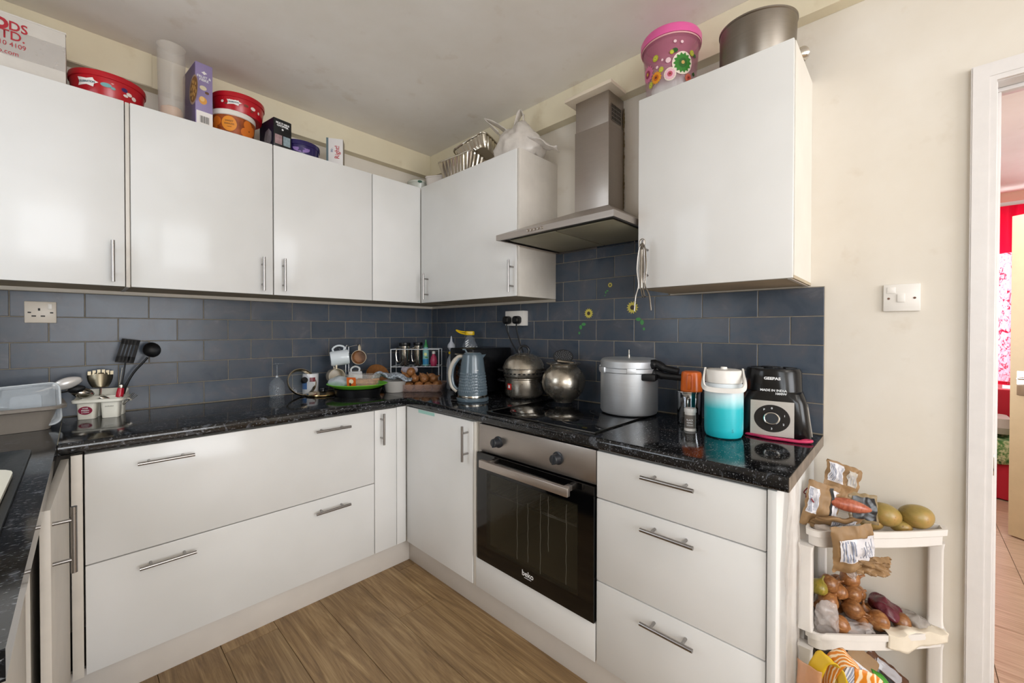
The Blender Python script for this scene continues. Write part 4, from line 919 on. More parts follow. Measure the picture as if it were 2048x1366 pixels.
b = B(); lathe(b, [(0, 0), (.012, .001), (.013, .02), (.0105, .040), (.0105, .046), (0, .046)], 20); to_obj('grip', b, mat('red_handle', '#b3142b', .25), t); b = B(); lathe(b, [(.0108, .0405), (.0112, .042), (.0112, .053), (.0085, .056), (0, .056)], 20); to_obj('grip_collar', b, CUT, t)
# black ladle
t = thing('ladle', 'black plastic ladle leaning out of the cutlery caddy to the right', 'ladle', (-1.672, -.088, .985), rot=(0, 0, 0))
b = B(); tube(b, smoothpts([(0, 0, 0), (.010, 0, .045), (.035, .002, .10), (.068, .004, .145), (.082, .003, .165)]), [.0055]*8+[.0045]*17, 8); to_obj('ladle_handle', b, BLACKM, t)
b = B(); lathe(b, [(0, -.026), (.016, -.023), (.028, -.012), (.034, .004), (.0325, .004), (.027, -.010), (.015, -.021), (0, -.0235)], 28); b.transform(Matrix.Translation((.094, -.010, .198)) @ Matrix.Rotation(radians(78), 4, 'X') @ Matrix.Rotation(radians(18), 4, 'Y')); to_obj('ladle_bowl', b, BLACKM, t)
# pasta fork
t = thing('serving_fork', 'steel toothed serving spoon in the middle of the cutlery caddy', 'spoon', (-1.742, -.072, .985), rot=R3(-2, 2, 6))
b = B(); 
def pf(u, v):
    x = (2*u-1); wv = .040*(.35+.65*sin(pi*(.10+.52*v))**.8); return Vector((x*wv, -.022*(1-x*x)+.010*v, .045+.062*v))
grid(b, 12, 10, pf); o = to_obj('spoon_bowl', b, mat('warm_steel', '#8f8672', .34, 1), t, smooth=60); md = o.modifiers.new('s', 'SOLIDIFY'); md.thickness = .0016
b = B()
for k in range(6): x = -.034+.0136*k; box(b, (x-.0050, -.013+abs(x)*.3, .098), (x+.0050, -.0105+abs(x)*.3, .122-.25*abs(x)))
to_obj('teeth', b, mat('warm_steel'), t); b = B(); tube(b, [(0, -.006, .0), (0, -.012, .05)], .004, 8); to_obj('spoon_handle', b, CUT, t)
spoon('serving_spoon', 'large white serving spoon lying across towards the basin', (-1.93, -.145, 1.030), R3(0, 72, 8), .060, .046, .085, mat('pale_spoon', '#d9d6d3', .25, .3), flat=.25)
spoon('tablespoon', 'steel tablespoon resting bowl outward on the left of the caddy', (-1.835, -.112, 1.030), R3(0, 108, 14), .012, .042, .070, CUT)
spoon('teaspoon', 'small steel teaspoon leaning at the front of the caddy', (-1.694, -.120, .965), R3(12, -60, 14), .020, .022, .045, CUT)
spoon('black_spoon', 'black handled spoon lying between basin and caddy', (-1.92, -.110, 1.010), R3(0, 78, -6), .09, .03, .05, BLACKM)
t = thing('table_fork', 'steel fork at the right end of the cutlery caddy', 'fork', (-1.672, -.118, .955), rot=R3(10, 42, 0))
b = B(); tube(b, [(0, 0, 0), (0, 0, .03)], .003, 8); 
for k in range(4): tube(b, [(-.0075+.005*k, 0, .03), (-.009+.006*k, -.003, .058)], .0012, 5)
box(b, (-.009, -.001, .026), (.009, .001, .034)); to_obj('fork_body', b, CUT, t)
# upturned wine glass
GLASS = thin('wine_glass_crystal', '#c3ccd4', .12, .02, .3, 1.0)
t = thing('wine_glass', 'upturned wine glass standing on its rim', 'glass', (-1.067, -.085, ZW))
b = B(); lathe(b, [(.034, 0), (.039, .03), (.040, .05), (.034, .080), (.016, .102), (.006, .110), (.004, .122), (.0036, .165), (.006, .173), (.034, .180), (.034, .182), (.0, .1805)], 40); to_obj('glass_body', b, GLASS, t)
b = B(); lathe(b, [(0, .104), (.006, .107), (.0062, .112), (.004, .116), (0, .117)], 20); to_obj('stem_knot', b, mat('bright_glass', '#c8ccd2', .05, 0, 1), t)
# lid leaning on tin
t = thing('food_tin', 'white and blue printed tin behind the leaning pan lid', 'tin', (-.888, -.068, ZW), -40)
b = B(); lathe(b, [(0, 0), (.041, 0), (.042, .002), (.042, .112), (.041, .114), (0, .112)], 36); to_obj('tin_body', b, mat('white_tin_paint', '#d9dadd', .3), t)
f = cyl(.042); rectpatch('printed_band', -.050, .028, -.004, .078, mat('blue_print', '#2463a8', .35), t, f, 10); rectpatch('printed_band', .010, .070, .040, .094, mat('dark_red_print', '#7a2a35', .35), t, f, 8)
disc('printed_mark', -.012, .086, .007, .005, PRINTR, t, cyl(.042, 0, .001), 10)
t = thing('pan_lid', 'steel rimmed glass pan lid leaning against the white and blue tin', 'lid', (-.936, -.135, ZW+.001), rot=R3(64, -8, 12))
b = B(); R = .076; b_ = [(R-.009, .000), (R, .0005), (R+.003, .006), (R+.002, .018), (R-.001, .018), (R-.001, .006)]; lathe(b, b_+[b_[0]], 48, (0, R, 0)); to_obj('steel_rim', b, mat('aged_steel_rim', '#9c8f78', .2, 1), t)
b = B(); lathe(b, [(R-.004, .006), (R*.7, .016), (R*.3, .021), (.012, .022)], 48, (0, R, 0)); to_obj('glass_dome', b, thin('lid_glass', '#7f8a92', .18, .03, .1, .9), t)
b = B(); lathe(b, [(0, .021), (.012, .022), (.010, .034), (.018, .040), (.016, .048), (0, .049)], 20, (0, R, 0)); to_obj('knob', b, BLACKP, t)
t = thing('pan_lid', 'flat steel pan lid lying face up beside the leaning lid', 'lid', (-.860, -.175, ZW))
b = B(); lathe(b, [(0, .004), (.083, .0), (.090, .001), (.092, .006), (.090, .011), (.080, .013), (.055, .019), (.02, .022), (0, .022)], 48); to_obj('lid_dome', b, mat('warm_polished_steel', '#b79f73', .14, 1), t)
b = B(); lathe(b, [(0, .021), (.010, .022), (.009, .030), (.016, .034), (.015, .039), (0, .040)], 20); to_obj('knob', b, BLACKP, t)
# mug tree and mugs
t = thing('mug_tree', 'black tipped wire mug tree holding four mugs', 'mug tree', (-.712, -.150, ZW))
WIRE = mat('silver_wire', '#a9acb0', .25, 1)
b = B(); lathe(b, [(0, 0), (.065, 0), (.067, .004), (.06, .008), (0, .010)], 40); to_obj('base', b, BLACKP, t)
b = B(); tube(b, [(-.008, 0, .008), (-.008, 0, .262)], .0032, 8); tube(b, [(.010, 0, .008), (.010, 0, .262)], .0032, 8); tube(b, smoothpts([(-.008, 0, .262), (0, 0, .272), (.010, 0, .262)]), .0032, 8); to_obj('pole', b, WIRE, t)
arms = [((-.008, 0, .225), (-.055, -.012, .262)), ((.010, 0, .262), (.062, -.014, .272)), ((-.008, 0, .125), (-.075, .004, .158)), ((.010, 0, .125), (.05, .02, .15))]
for a, c in arms:
    b = B(); tube(b, smoothpts([a, ((a[0]+c[0])/2, (a[1]+c[1])/2, a[2]+.006), c]), .003, 8); o = to_obj('arm', b, WIRE, t)
    k = B(); bmesh.ops.create_icosphere(k, subdivisions=2, radius=.0062); k.transform(Matrix.Translation(c)); to_obj('arm_tip', k, BLACKP, o)
def mug(label, loc, rot, r=.040, h=.088, outer=None, inner=None):
    t = thing('mug', label, 'mug', loc, rot=rot); outer = outer or mat('white_glazed_china', '#d9e0e6', .12, coat=.3)
    b = B(); lathe(b, [(0, -h/2), (r*.88, -h/2), (r, -h/2+.008), (r, h/2-.002), (r-.0015, h/2), (r-.003, h/2-.002)], 40); to_obj('mug_body', b, outer, t)
    b = B(); lathe(b, [(r-.003, h/2-.002), (r-.0035, -h/2+.01), (r*.8, -h/2+.005), (0, -h/2+.005)], 40); to_obj('mug_inside', b, inner or outer, t)
    b = B(); tube(b, smoothpts([(r-.002, 0, h*.30), (r+.016, 0, h*.33), (r+.027, 0, h*.12), (r+.026, 0, -h*.12), (r+.013, 0, -h*.30), (r-.002, 0, -h*.28)]), .0052, 10); to_obj('mug_handle', b, outer, t)
    return t
# hanging mugs: handle up (local x -> world z)
def hang(yawdeg, tilt=0):   # opening direction in plan, handle upwards
    d = Vector((cos(radians(yawdeg)), sin(radians(yawdeg)), tilt)).normalized(); x = Vector((0, 0, 1)); x = (x-d*x.dot(d)).normalized(); y = d.cross(x)
    return Matrix((x, y, d)).transposed().to_euler()
m1 = mug('white mug hanging on its side at the upper left of the mug tree', (-.765, -.168, 1.112), hang(-18, .12), .043, .098)
b = B(); f = lambda u, v: (lambda a: Vector((.0406*cos(a), .0406*sin(a), v)))(-pi/2-.55+u/.04)
for q in ((-.014, -.032, .014, -.0305), (-.014, -.0045, .014, -.003), (-.014, -.032, -.0125, -.003), (.0125, -.032, .014, -.003)): grid(b, 6, 1, lambda s, v, q=q: f(q[0]+(q[2]-q[0])*s, q[1]+(q[3]-q[1])*v))
to_obj('printed_frame', b, mat('rose_print', '#b07a70', .4), m1, smooth=0)
BRC = mat('brown_glaze', '#8d5f38', .2, var=.3, vs=30); BRI = mat('dark_brown_glaze', '#4a2d1a', .15, var=.4, vs=30)
mug('cream mug with a brown inside hanging at the upper right of the mug tree', (-.651, -.182, 1.112), hang(-122, .03), .042, .084, mat('cream_china', '#dccdb5', .15, coat=.3), mat('brown_inside', '#9a6a42', .25, var=.4, vs=25))
mug('cream mug hanging at the lower left of the mug tree facing out', (-.785, -.160, 1.008), hang(-100, .05), .044, .084, mat('cream_china'), mat('cream_inside', '#cfc2ae', .25))
mug('white mug hanging low behind the clear biscuit tub', (-.668, -.160, .992), hang(-20, .0), .036, .075, mat('white_china', '#dedfe0', .15, coat=.3))
# black ribbed tray with green oval platter
t = thing('ribbed_tray', 'black ribbed plastic tray under the green platter', 'tray', (-.735, -.335, ZW), 0)
b = B(); P = [(.115*cos(2*pi*i/96)*(1+.012*(i % 2)), .085*sin(2*pi*i/96)*(1+.012*(i % 2))) for i in range(96)]
loft(b, [[(x, y, 0) for x, y in P], [(x*1.12, y*1.12, .040) for x, y in P], [(x*1.10, y*1.10, .040) for x, y in P], [(x*.97, y*.97, .004) for x, y in P]], cap=False); b.faces.new([b.verts.new((x*.97, y*.97, .004)) for x, y in P]); b.faces.new([b.verts.new((x, y, 0)) for x, y in P])
b.transform(Matrix.Rotation(radians(-44), 4, 'Z')); to_obj('tray_body', b, BLACKP, t)
t = thing('platter', 'lime green oval platter on the black ribbed tray', 'plate', (-.735, -.330, ZW+.041), -44)
b = B(); lathe(b, [(0, 0), (.105, 0), (.125, .006), (.162, .024), (.163, .026), (.161, .027), (.123, .010), (.10, .004), (0, .004)], 64, sx=1, sy=.80); to_obj('platter_body', b, mat('lime_green', '#74c53a', .25), t)
t = thing('biscuit_tub', 'clear tub of biscuits with an orange label on the green platter', 'tub', (-.708, -.345, ZW+.0465), -52)
b = B(); rloft(b, [(.150, .082, .015, 0), (.165, .094, .018, .062), (.172, .100, .02, .063), (.172, .100, .02, .070), (.16, .09, .018, .071)]); to_obj('tub_body', b, thin('clear_tub', '#d6cfc9', .26, .12, .2), t)
bb = B(); q = R_
for k in range(9): boxr(bb, (-.05, -.011, -.006), (.05, .011, .006), Matrix.Translation((.010+R_.uniform(-.015, .015), -.022+.006*k, .012+.012*(k % 3))) @ Matrix.Rotation(R_.uniform(-.5, .5), 4, 'Z') @ Matrix.Rotation(R_.uniform(-.3, .3), 4, 'X'), .003)
o = to_obj('biscuits', bb, mat('biscuit', '#c08a5a', .7, var=.3, vs=60), t); o['kind'] = 'stuff'
fb = lambda u, v: Vector((u, -.0418-.096*v, v)); rectpatch('printed_label', -.074, .004, -.022, .056, mat('orange_label', '#cf5c1c', .35), t, fb, 2); disc('printed_mark', -.048, .034, .013, .013, mat('cream_label_mark', '#e9d3b8', .4), t, lambda u, v: fb(u, v)+Vector((0, -.0008, 0)), 14); disc('printed_mark', -.054, .018, .006, .009, mat('dark_label_mark', '#3a2216', .4), t, lambda u, v: fb(u, v)+Vector((0, -.0012, 0)), 10)
t = thing('plastic_wrap', 'crumpled clear bag propped behind the green platter', 'bag', (-.800, -.245, ZW+.046), -30)
b = B(); bmesh.ops.create_icosphere(b, subdivisions=3, radius=1); 
for v in b.verts: v.co = (v.co.x*.060, v.co.y*.030, (v.co.z+.8)*.034)
crumple(b, .012, 30, 9)
for v in b.verts: v.co.z = max(v.co.z, -.003)
to_obj('bag_body', b, thin('bluish_film', '#c4cdd8', .55, .2, .4), t, smooth=60)
# ramekin + cloth + brown bowls
t = thing('ramekin', 'small white bowl holding the checked tea towel', 'bowl', (-.520, -.355, ZW))
b = B(); lathe(b, [(0, 0), (.050, 0), (.053, .003), (.068, .064), (.070, .066), (.067, .067), (.050, .006), (0, .006)], 48); to_obj('bowl_body', b, mat('offwhite_china', '#c9c5bf', .25), t)
def m_check():
    q = NT('checked_cloth'); v = q.coord(); wv = q.n('ShaderNodeTexChecker'); wv.inputs['Scale'].default_value = 90; q.l(v, wv.inputs['Vector']); wv.inputs[1].default_value = srgb('#c9cfd6'); wv.inputs[2].default_value = srgb('#8f969f')
    f = q.noise(v, 30, 3); c = q.mix(f, '#d6dade', '#aab2bc'); m2 = q.n('ShaderNodeMix', data_type='RGBA', blend_type='MULTIPLY'); m2.inputs[0].default_value = .6; q.l(wv.outputs[0], m2.inputs[6]); q.l(c, m2.inputs[7]); q.l(m2.outputs[2], q.b.inputs['Base Color']); q.set(Roughness=.9); return q.m
t = thing('tea_towel', 'grey and white checked tea towel bunched on the small white bowl', 'towel', (-.525, -.350, ZW+.066), -42)
b = B()
def tw(u, v):
    x = (u-.5)*.22; y = (v-.5)*.13; z = .016+.012*sin(u*11+v*2)+.010*sin(v*9+u*4)+.022*math.exp(-((u-.25)**2)*30); return Vector((x, y+.01*sin(u*7), z-.016*abs(2*u-1)**2))
grid(b, 36, 18, tw); crumple(b, .006, 28, 2); 
for v in b.verts: v.co.z = max(v.co.z, .001)
o = to_obj('towel_cloth', b, m_check(), t, smooth=60); md = o.modifiers.new('s', 'SOLIDIFY'); md.thickness = .010
t2 = thing('brown_bowl', 'brown glazed bowl tipped behind the checked tea towel', 'bowl', (-.500, -.175, ZW+.066), rot=R3(58, 10, -15)); t2.location = (-.532, -.168, ZW+.078); t2.scale = (1.18, 1.18, 1.18)
b = B(); lathe(b, [(0, -.03), (.025, -.03), (.042, -.015), (.060, .018), (.0585, .020), (.040, -.011), (.02, -.025), (0, -.025)], 40); to_obj('bowl_body', b, BRC, t2)
t2 = thing('dark_bowl', 'dark bowl supporting the tipped brown bowl near the corner', 'bowl', (-.535, -.160, ZW))
b = B(); lathe(b, [(0, 0), (.035, 0), (.038, .004), (.060, .036), (.058, .038), (.034, .008), (0, .008)], 36); to_obj('bowl_body', b, BRI, t2)
# onion builder
def onion_mesh(seed, r=.026):
    b = B(); lathe(b, [(0, -.88*r), (.12*r, -.96*r), (.18*r, -.88*r), (.55*r, -.74*r), (.86*r, -.42*r), (r, 0), (.92*r, .38*r), (.66*r, .72*r), (.34*r, .93*r), (.16*r, 1.12*r), (.10*r, 1.4*r), (.13*r, 1.62*r), (0, 1.58*r)], 24)
    for v in b.verts:
        d = noise.noise(v.co*28+Vector((seed*5, 0, 0))); v.co += Vector((v.co.x, v.co.y, 0))*d*.18
        if v.co.z > r: v.co.x += .12*r*sin(seed*2+v.co.z*90)
    return b
def m_onion(name, c0, c1, c2):
    q = NT(name); v = q.coord(scale=(1, 1, .14)); oi = q.n('ShaderNodeObjectInfo'); f = q.noise(v, 120, 4, .6, .5); g = q.noise(q.coord(), 30, 3)
    a = q.ramp(f, [(.3, c0), (.55, c1), (.75, c2)]); h = q.n('ShaderNodeHueSaturation'); q.l(a, h.inputs['Color']); r = q.n('ShaderNodeMapRange'); r.inputs[3].default_value = .78; r.inputs[4].default_value = 1.15
    q.l(oi.outputs['Random'], r.inputs[0]); q.l(r.outputs[0], h.inputs['Value']); q.l(h.outputs[0], q.b.inputs['Base Color']); q.set(Roughness=.3); q.bump(f, .15, .001); return q.m
ONI = m_onion('onion_skin', '#6f4422', '#976338', '#b58a58')
_om = {}
def onion(label, group, loc, rot, sc, seed=0, m=None, r=.026):
    key = (seed % 3, (m or ONI).name)
    if key not in _om:
        b = onion_mesh(seed % 3+1); bmesh.ops.recalc_face_normals(b, faces=b.faces); me = bpy.data.meshes.new('onion'); b.to_mesh(me); b.free(); me.materials.append(m or ONI); me.polygons.foreach_set('use_smooth', [True]*len(me.polygons)); _om[key] = me
    o = bpy.data.objects.new('onion', _om[key]); COL.objects.link(o); o.location = loc; o.rotation_euler = rot; o.scale = (sc,)*3; return tag(o, label, 'onion', group)
TRC = (-.380, -.396); TA = radians(-44)
def tr(x, y): return (TRC[0]+x*cos(TA)-y*sin(TA), TRC[1]+x*sin(TA)+y*cos(TA))
t = thing('onion_tray', 'shallow clear plastic tray heaped with brown onions', 'tray', (TRC[0], TRC[1], ZW), -44)
b = B(); rloft(b, [(.29, .17, .03, 0), (.32, .20, .035, .040), (.326, .206, .036, .041), (.326, .206, .036, .044), (.314, .194, .034, .043), (.285, .165, .03, .003)], 8, cap=False)
b.faces.new([b.verts.new((x, y, .003)) for x, y in rrect(.285, .165, .03, 8)]); to_obj('tray_body', b, thin('pinkish_clear_plastic', '#b79a90', .35, .12, .3), t)
OL = {i: 'brown onion in the front row of the clear tray, %s from the left' % w_ for i, w_ in enumerate(('first', 'second', 'third', 'fourth', 'last'))}
OL.update({14: 'brown onion upper front layer of the tray heap, leftmost', 15: 'brown onion upper front layer of the tray heap, second from left', 16: 'brown onion upper front layer of the tray heap, third from left', 17: 'brown onion upper front layer of the tray heap, rightmost', 21: 'topmost brown onion of the heap in the clear tray'})
k = 0; og = 'brown onions heaped in the clear tray'; ol = 'brown onion in the heap in the shallow clear tray'
for (x, y, z) in [(-.10, -.055, .030), (-.045, -.060, .030), (.010, -.058, .030), (.065, -.060, .030), (.112, -.045, .030), (-.105, .0, .030), (-.05, .0, .030), (.005, -.002, .030), (.06, .0, .030), (.11, .010, .030), (-.08, .055, .030), (-.02, .055, .030), (.04, .055, .030), (.095, .055, .030),
                  (-.075, -.030, .072), (-.018, -.032, .072), (.040, -.030, .072), (.092, -.020, .068), (-.05, .026, .072), (.015, .026, .072), (.07, .03, .07), (-.045, -.004, .108), (-.085, .010, .078)]:
    wx, wy = tr(x, y); onion(OL.get(k, ol), og, (wx, wy, ZW+z), (R_.uniform(-1.6, 1.6), R_.uniform(-1.2, 1.2), R_.uniform(0, 6)), R_.uniform(.98, 1.14), k); k += 1
# white wire rack
t = thing('wire_rack', 'white wire shelf rack in the corner behind the onions', 'rack', (-.300, -.249, ZW), -44)
WW = mat('white_coated_wire', '#cfd3d8', .3)
b = B()
for x in (-.15, .15):
    for y in (-.055, .085): tube(b, [(x, y, 0), (x, y, .240)], .0028, 8)
    for z in (.130, .240): tube(b, [(x, -.055, z), (x, .085, z)], .0024, 8)
to_obj('rack_frame', b, WW, t)
b = B()
for z in (.130, .240):
    for y in (-.055, .085): tube(b, [(-.152, y, z), (.152, y, z)], .0026, 8)
for k in range(11): tube(b, [(-.14+.028*k, -.055, .129), (-.14+.028*k, .085, .129)], .0016, 6)
to_obj('wire_shelf', b, WW, t)
def rk(x, y): a = radians(-44); return (-.300+x*cos(a)-y*sin(a), -.249+x*sin(a)+y*cos(a))
# flasks standing on the rack shelf
def flask(label, x, y, r, h, z=.132):
    p = rk(x, y); t = thing('travel_mug', label, 'travel mug', (p[0], p[1], ZW+z), -44)
    b = B(); lathe(b, [(0, 0), (r*.86, 0), (r*.9, .003), (r, h-.002), (0, h-.002)], 36); to_obj('steel_body', b, CUT, t)
    b = B(); lathe(b, [(0, h-.001), (r*1.12, h-.001), (r*1.16, h+.004), (r*1.15, h+.018), (r*1.0, h+.020), (0, h+.020)], 36); to_obj('lid', b, BLACKP, t)
    b = B(); tube(b, smoothpts([(-r*.98, 0, h*.86), (-r*1.5, 0, h*.82), (-r*1.62, 0, h*.5), (-r*1.4, 0, h*.2), (-r*.95, 0, h*.2)]), .0045, 8); to_obj('mug_handle', b, CUT, t); return t
flask('steel travel mug with black lid at the left of the wire rack', -.085, .040, .034, .128)
flask('steel travel mug with black lid in the middle of the wire rack', .000, .052, .026, .130)
p = rk(.058, .010); t = thing('spray_bottle', 'pale blue bottle with a green nozzle on the wire rack', 'bottle', (p[0], p[1], ZW+.132), -44)
b = B(); lathe(b, [(0, 0), (.019, 0), (.020, .004), (.020, .105), (.013, .118), (0, .118)], 28); to_obj('bottle_body', b, mat('pale_teal_bottle', '#7fb3b5', .3), t)
b = B(); lathe(b, [(0, .1185), (.013, .1185), (.013, .130), (.006, .146), (.0045, .168), (0, .168)], 20); to_obj('nozzle', b, mat('green_nozzle', '#1f7a3c', .3), t)
f = cyl(.020); rectpatch('printed_label', -.022, .01, .022, .045, mat('blue_label', '#2d86b5', .4), t, f, 8); disc('printed_leaf', 0, .075, .012, .012, mat('pale_yellow_print', '#d7dc8f', .4), t, f, 12, .3, 6); disc('printed_leaf', .006, .055, .010, .005, GRN, t, cyl(.020, 0, .0012), 10)
p = rk(.110, .000); t = thing('sauce_bottle', 'small pink bottle with a white cap at the right of the wire rack', 'bottle', (p[0], p[1], ZW+.131), -44)
b = B(); lathe(b, [(0, 0), (.017, 0), (.018, .003), (.024, .03), (.018, .058), (.009, .072), (.009, .078), (0, .078)], 28); to_obj('bottle_body', b, mat('pink_bottle', '#b03a5c', .25), t)
b = B(); lathe(b, [(0, .078), (.011, .078), (.011, .092), (.006, .096), (0, .096)], 20); to_obj('cap', b, mat('white_cap', '#d9d6d3', .3), t)
# small clear bag on the onions
t = thing('plastic_bag', 'knotted clear plastic bag on top of the onion heap', 'bag', (-.405, -.335, ZW+.118), -40)
b = B(); bmesh.ops.create_icosphere(b, subdivisions=3, radius=1)
for v in b.verts: v.co = (v.co.x*.050, v.co.y*.03, (v.co.z)*.024)
crumple(b, .012, 34, 11); to_obj('bag_body', b, thin('grey_film', '#c9c3cc', .55, .2, .4), t, smooth=60)
# decanter and oil bottle
t = thing('glass_bottle', 'clear stoppered glass bottle with a yellow tie left of the black oven box', 'bottle', (-.215, -.500, ZW))
b = B(); lathe(b, [(0, 0), (.028, 0), (.030, .004), (.030, .15), (.024, .185), (.013, .205), (.013, .235), (.0, .236)], 32); to_obj('bottle_body', b, thin('clear_bottle_glass', '#b9bfca', .45, .05, .3, .9), t)
b = B(); lathe(b, [(0, .236), (.010, .236), (.024, .256), (.022, .272), (.008, .292), (.003, .325), (0, .326)], 24); to_obj('stopper', b, thin('stopper_glass', '#c3c7d0', .7, .1, .2, .9), t)
b = B(); lathe(b, [(.0135, .214), (.017, .216), (.017, .228), (.0135, .230)], 16); box(b, (-.022, -.018, .218), (-.004, -.012, .230), .002); to_obj('yellow_tie', b, mat('yellow_plastic', '#d8b414', .35), t)
t = thing('oil_bottle', 'large clear oil bottle with a yellow handle cap behind the black box', 'bottle', (-.105, -.545, ZW), -30)
b = B(); rloft(b, [(.088, .075, .02, 0), (.092, .08, .022, .01), (.092, .08, .022, .265), (.05, .05, .02, .315), (.034, .034, .015, .33)], 5); to_obj('bottle_body', b, thin('clear_oil_bottle', '#9aa1ab', .25, .06, .3, .9), t)
b = B(); rloft(b, [(.055, .042, .016, .331), (.060, .046, .018, .338), (.058, .044, .016, .352), (.05, .036, .014, .356)], 5); tube(b, smoothpts([(-.02, 0, .350), (-.055, 0, .354), (-.085, 0, .362), (-.060, 0, .345), (-.02, 0, .336)]), .0045, 8); to_obj('handle_cap', b, mat('yellow_plastic'), t)
b = B()
for k in range(3): prism(b, [(-.035+.0*k, .262+.014*k), (-.018+.001*k, .276+.014*k), (-.014, .272+.014*k), (-.031, .258+.014*k)], 'y', -.0412, -.0405)
for k in range(3): box(b, (-.008+.020*k, -.0412, .254), (.002+.020*k, -.0405, .260))
to_obj('printed_stripes', b, PRINTW, t, smooth=0)
# black mini oven box behind the kettle
t = thing('mini_oven', 'black box shaped countertop oven between the bottles and the steamer', 'oven', (-.0, 0, 0), 0)
b = B(); box(b, (-.335, -.842, .925), (-.035, -.640, 1.172), .008); to_obj('casing', b, mat('satin_black', '#0c0c0e', .25, 0, .5), t)
b = B(); box(b, (-.338, -.835, .935), (-.3355, -.70, 1.150), .003); to_obj('door_glass', b, OBLK, t)
b = B(); tube(b, [(-.352, -.825, 1.14), (-.352, -.712, 1.14)], .005, 10); tube(b, [(-.337, -.815, 1.14), (-.352, -.815, 1.14)], .004, 8); tube(b, [(-.337, -.722, 1.14), (-.352, -.722, 1.14)], .004, 8); to_obj('door_handle', b, CHROME, t)
for (x, y) in ((-.31, -.82), (-.31, -.66), (-.06, -.82), (-.06, -.66)):
    b = B(); lathe(b, [(0, 0), (.010, 0), (.012, .015), (0, .015)], 14, (x, y, ZW-.0003)); to_obj('foot', b, BLACKP, t)
# kettle
KET = mat('blue_grey_enamel', '#56656f', .22, coat=.3)
t = thing('kettle', 'blue grey electric kettle with a dimpled body and a pale handle', 'kettle', (-.392, -.905, ZW), -46)
b = B(); lathe(b, [(0, 0), (.082, 0), (.084, .004), (.084, .014), (.078, .018), (0, .018)], 44); to_obj('power_base', b, KET, t)
b = B(); lathe(b, [(0, .019), (.077, .019), (.078, .022), (.0765, .030), (0, .030)], 44); to_obj('steel_band', b, CUT, t)
b = B(); prof = [(.0765, .0305)]+[(.0775-.023*((z-.03)/.20)**1.15, z) for z in [.03+.2*i/16 for i in range(17)]][1:]+[(.053, .236), (.050, .238), (0, .238)]
lathe(b, prof, 64); to_obj('kettle_body', b, KET, t)
bb = B(); rows = 7
for r0 in range(rows):
    z = .052+.0145*r0; rr = .0775-.023*((z-.03)/.20)**1.15
    for k in range(18):
        a = (k-8.5)*.155+(.0775 if r0 % 2 else 0)+.1
        q_ = B(); lathe(q_, [(.0072, -.0006), (.0045, .0014), (0, .0019)], 6); q_.transform(Matrix.Translation((rr*sin(a), -rr*cos(a), z)) @ Matrix.Rotation(a, 4, 'Z') @ Matrix.Rotation(radians(90), 4, 'X') @ Matrix.Rotation(radians(30), 4, 'Z')); merge(bb, q_)
o = to_obj('dimple_pattern', bb, KET, t); o['kind'] = 'stuff'
b = B(); tube(b, smoothpts([(-.050, 0, .226), (-.078, 0, .222), (-.108, 0, .180), (-.118, 0, .125), (-.108, 0, .072), (-.082, 0, .045)]), [.009]*8+[.011]*10+[.009]*13, 12); 
for v in b.verts: v.co.y *= 1.25
to_obj('kettle_handle', b, mat('pale_grey_handle', '#b7b0a4', .3), t)
b = B(); tube(b, smoothpts([(-.046, 0, .222), (-.072, 0, .214), (-.098, 0, .175), (-.106, 0, .125), (-.098, 0, .078), (-.078, 0, .056)]), .0085, 10); to_obj('inner_grip', b, KET, t)
b = B(); lathe(b, [(0, .238), (.046, .238), (.047, .241), (.040, .247), (0, .249)], 40); tube(b, [(-.030, 0, .246), (-.040, 0, .262), (-.052, 0, .262)], .005, 8); to_obj('lid', b, KET, t)
b = B(); loft(b, [[(.048, -.014, .20), (.048, .014, .20), (.050, .014, .236), (.050, -.014, .236)], [(.052, -.004, .214), (.052, .004, .214), (.070, .012, .238), (.070, -.012, .238)]]); to_obj('spout', b, KET, t)
b = B(); box(b, (.012, -.0615, .158), (.034, -.060, .160)); b.transform(Matrix.Identity(4)); to_obj('level_mark', b, PRINTW, t, smooth=0)
t = thing('short_cable', 'short black cable curled on the worktop at the foot of the kettle handle', 'cable', (-.475, -.835, ZW), 0)
b = B(); tube(b, smoothpts([(.02, .02, .004), (0, 0, .004), (-.012, -.02, .006), (.004, -.035, .004), (.02, -.03, .004)]), .0035, 8); to_obj('cable', b, BLACKP, t)
# steamer on hob (back left)
ZH = .9172
t = thing('steamer_pot', 'tall steel steamer pan with a domed lid on the back left of the hob', 'pan', (-.128, -1.024, ZW), -60); t.scale = (1.06, 1.06, 1.0)
b = B(); lathe(b, [(0, 0), (.075, 0), (.090, .010), (.096, .022), (.096, .100), (.100, .104), (.100, .108), (.0, .108)], 56); to_obj('pan_body', b, POTST, t)
b = B(); lathe(b, [(0, .109), (.094, .109), (.100, .112), (.104, .118), (.104, .150), (.108, .153), (.108, .156), (0, .157)], 56); to_obj('steamer_tier', b, POTST, t)
b = B()
for k in range(28): a = 2*pi*k/28; q_ = B(); lathe(q_, [(0, -.0006), (.0075, 0), (.0075, .001), (0, .001)], 10); q_.transform(Matrix.Translation((.1045*cos(a), .1045*sin(a), .132)) @ Matrix.Rotation(a, 4, 'Z') @ Matrix.Rotation(radians(90), 4, 'Y') @ Matrix.Scale(.55, 4, (1, 0, 0))); merge(b, q_)
o = to_obj('steam_holes', b, mat('dark_hole', '#0a0a0a', .7), t); o['kind'] = 'stuff'
b = B(); lathe(b, [(.108, .157), (.109, .160), (.102, .180), (.092, .200), (.070, .222), (.035, .236), (0, .239)], 56); to_obj('domed_lid', b, POTST, t)
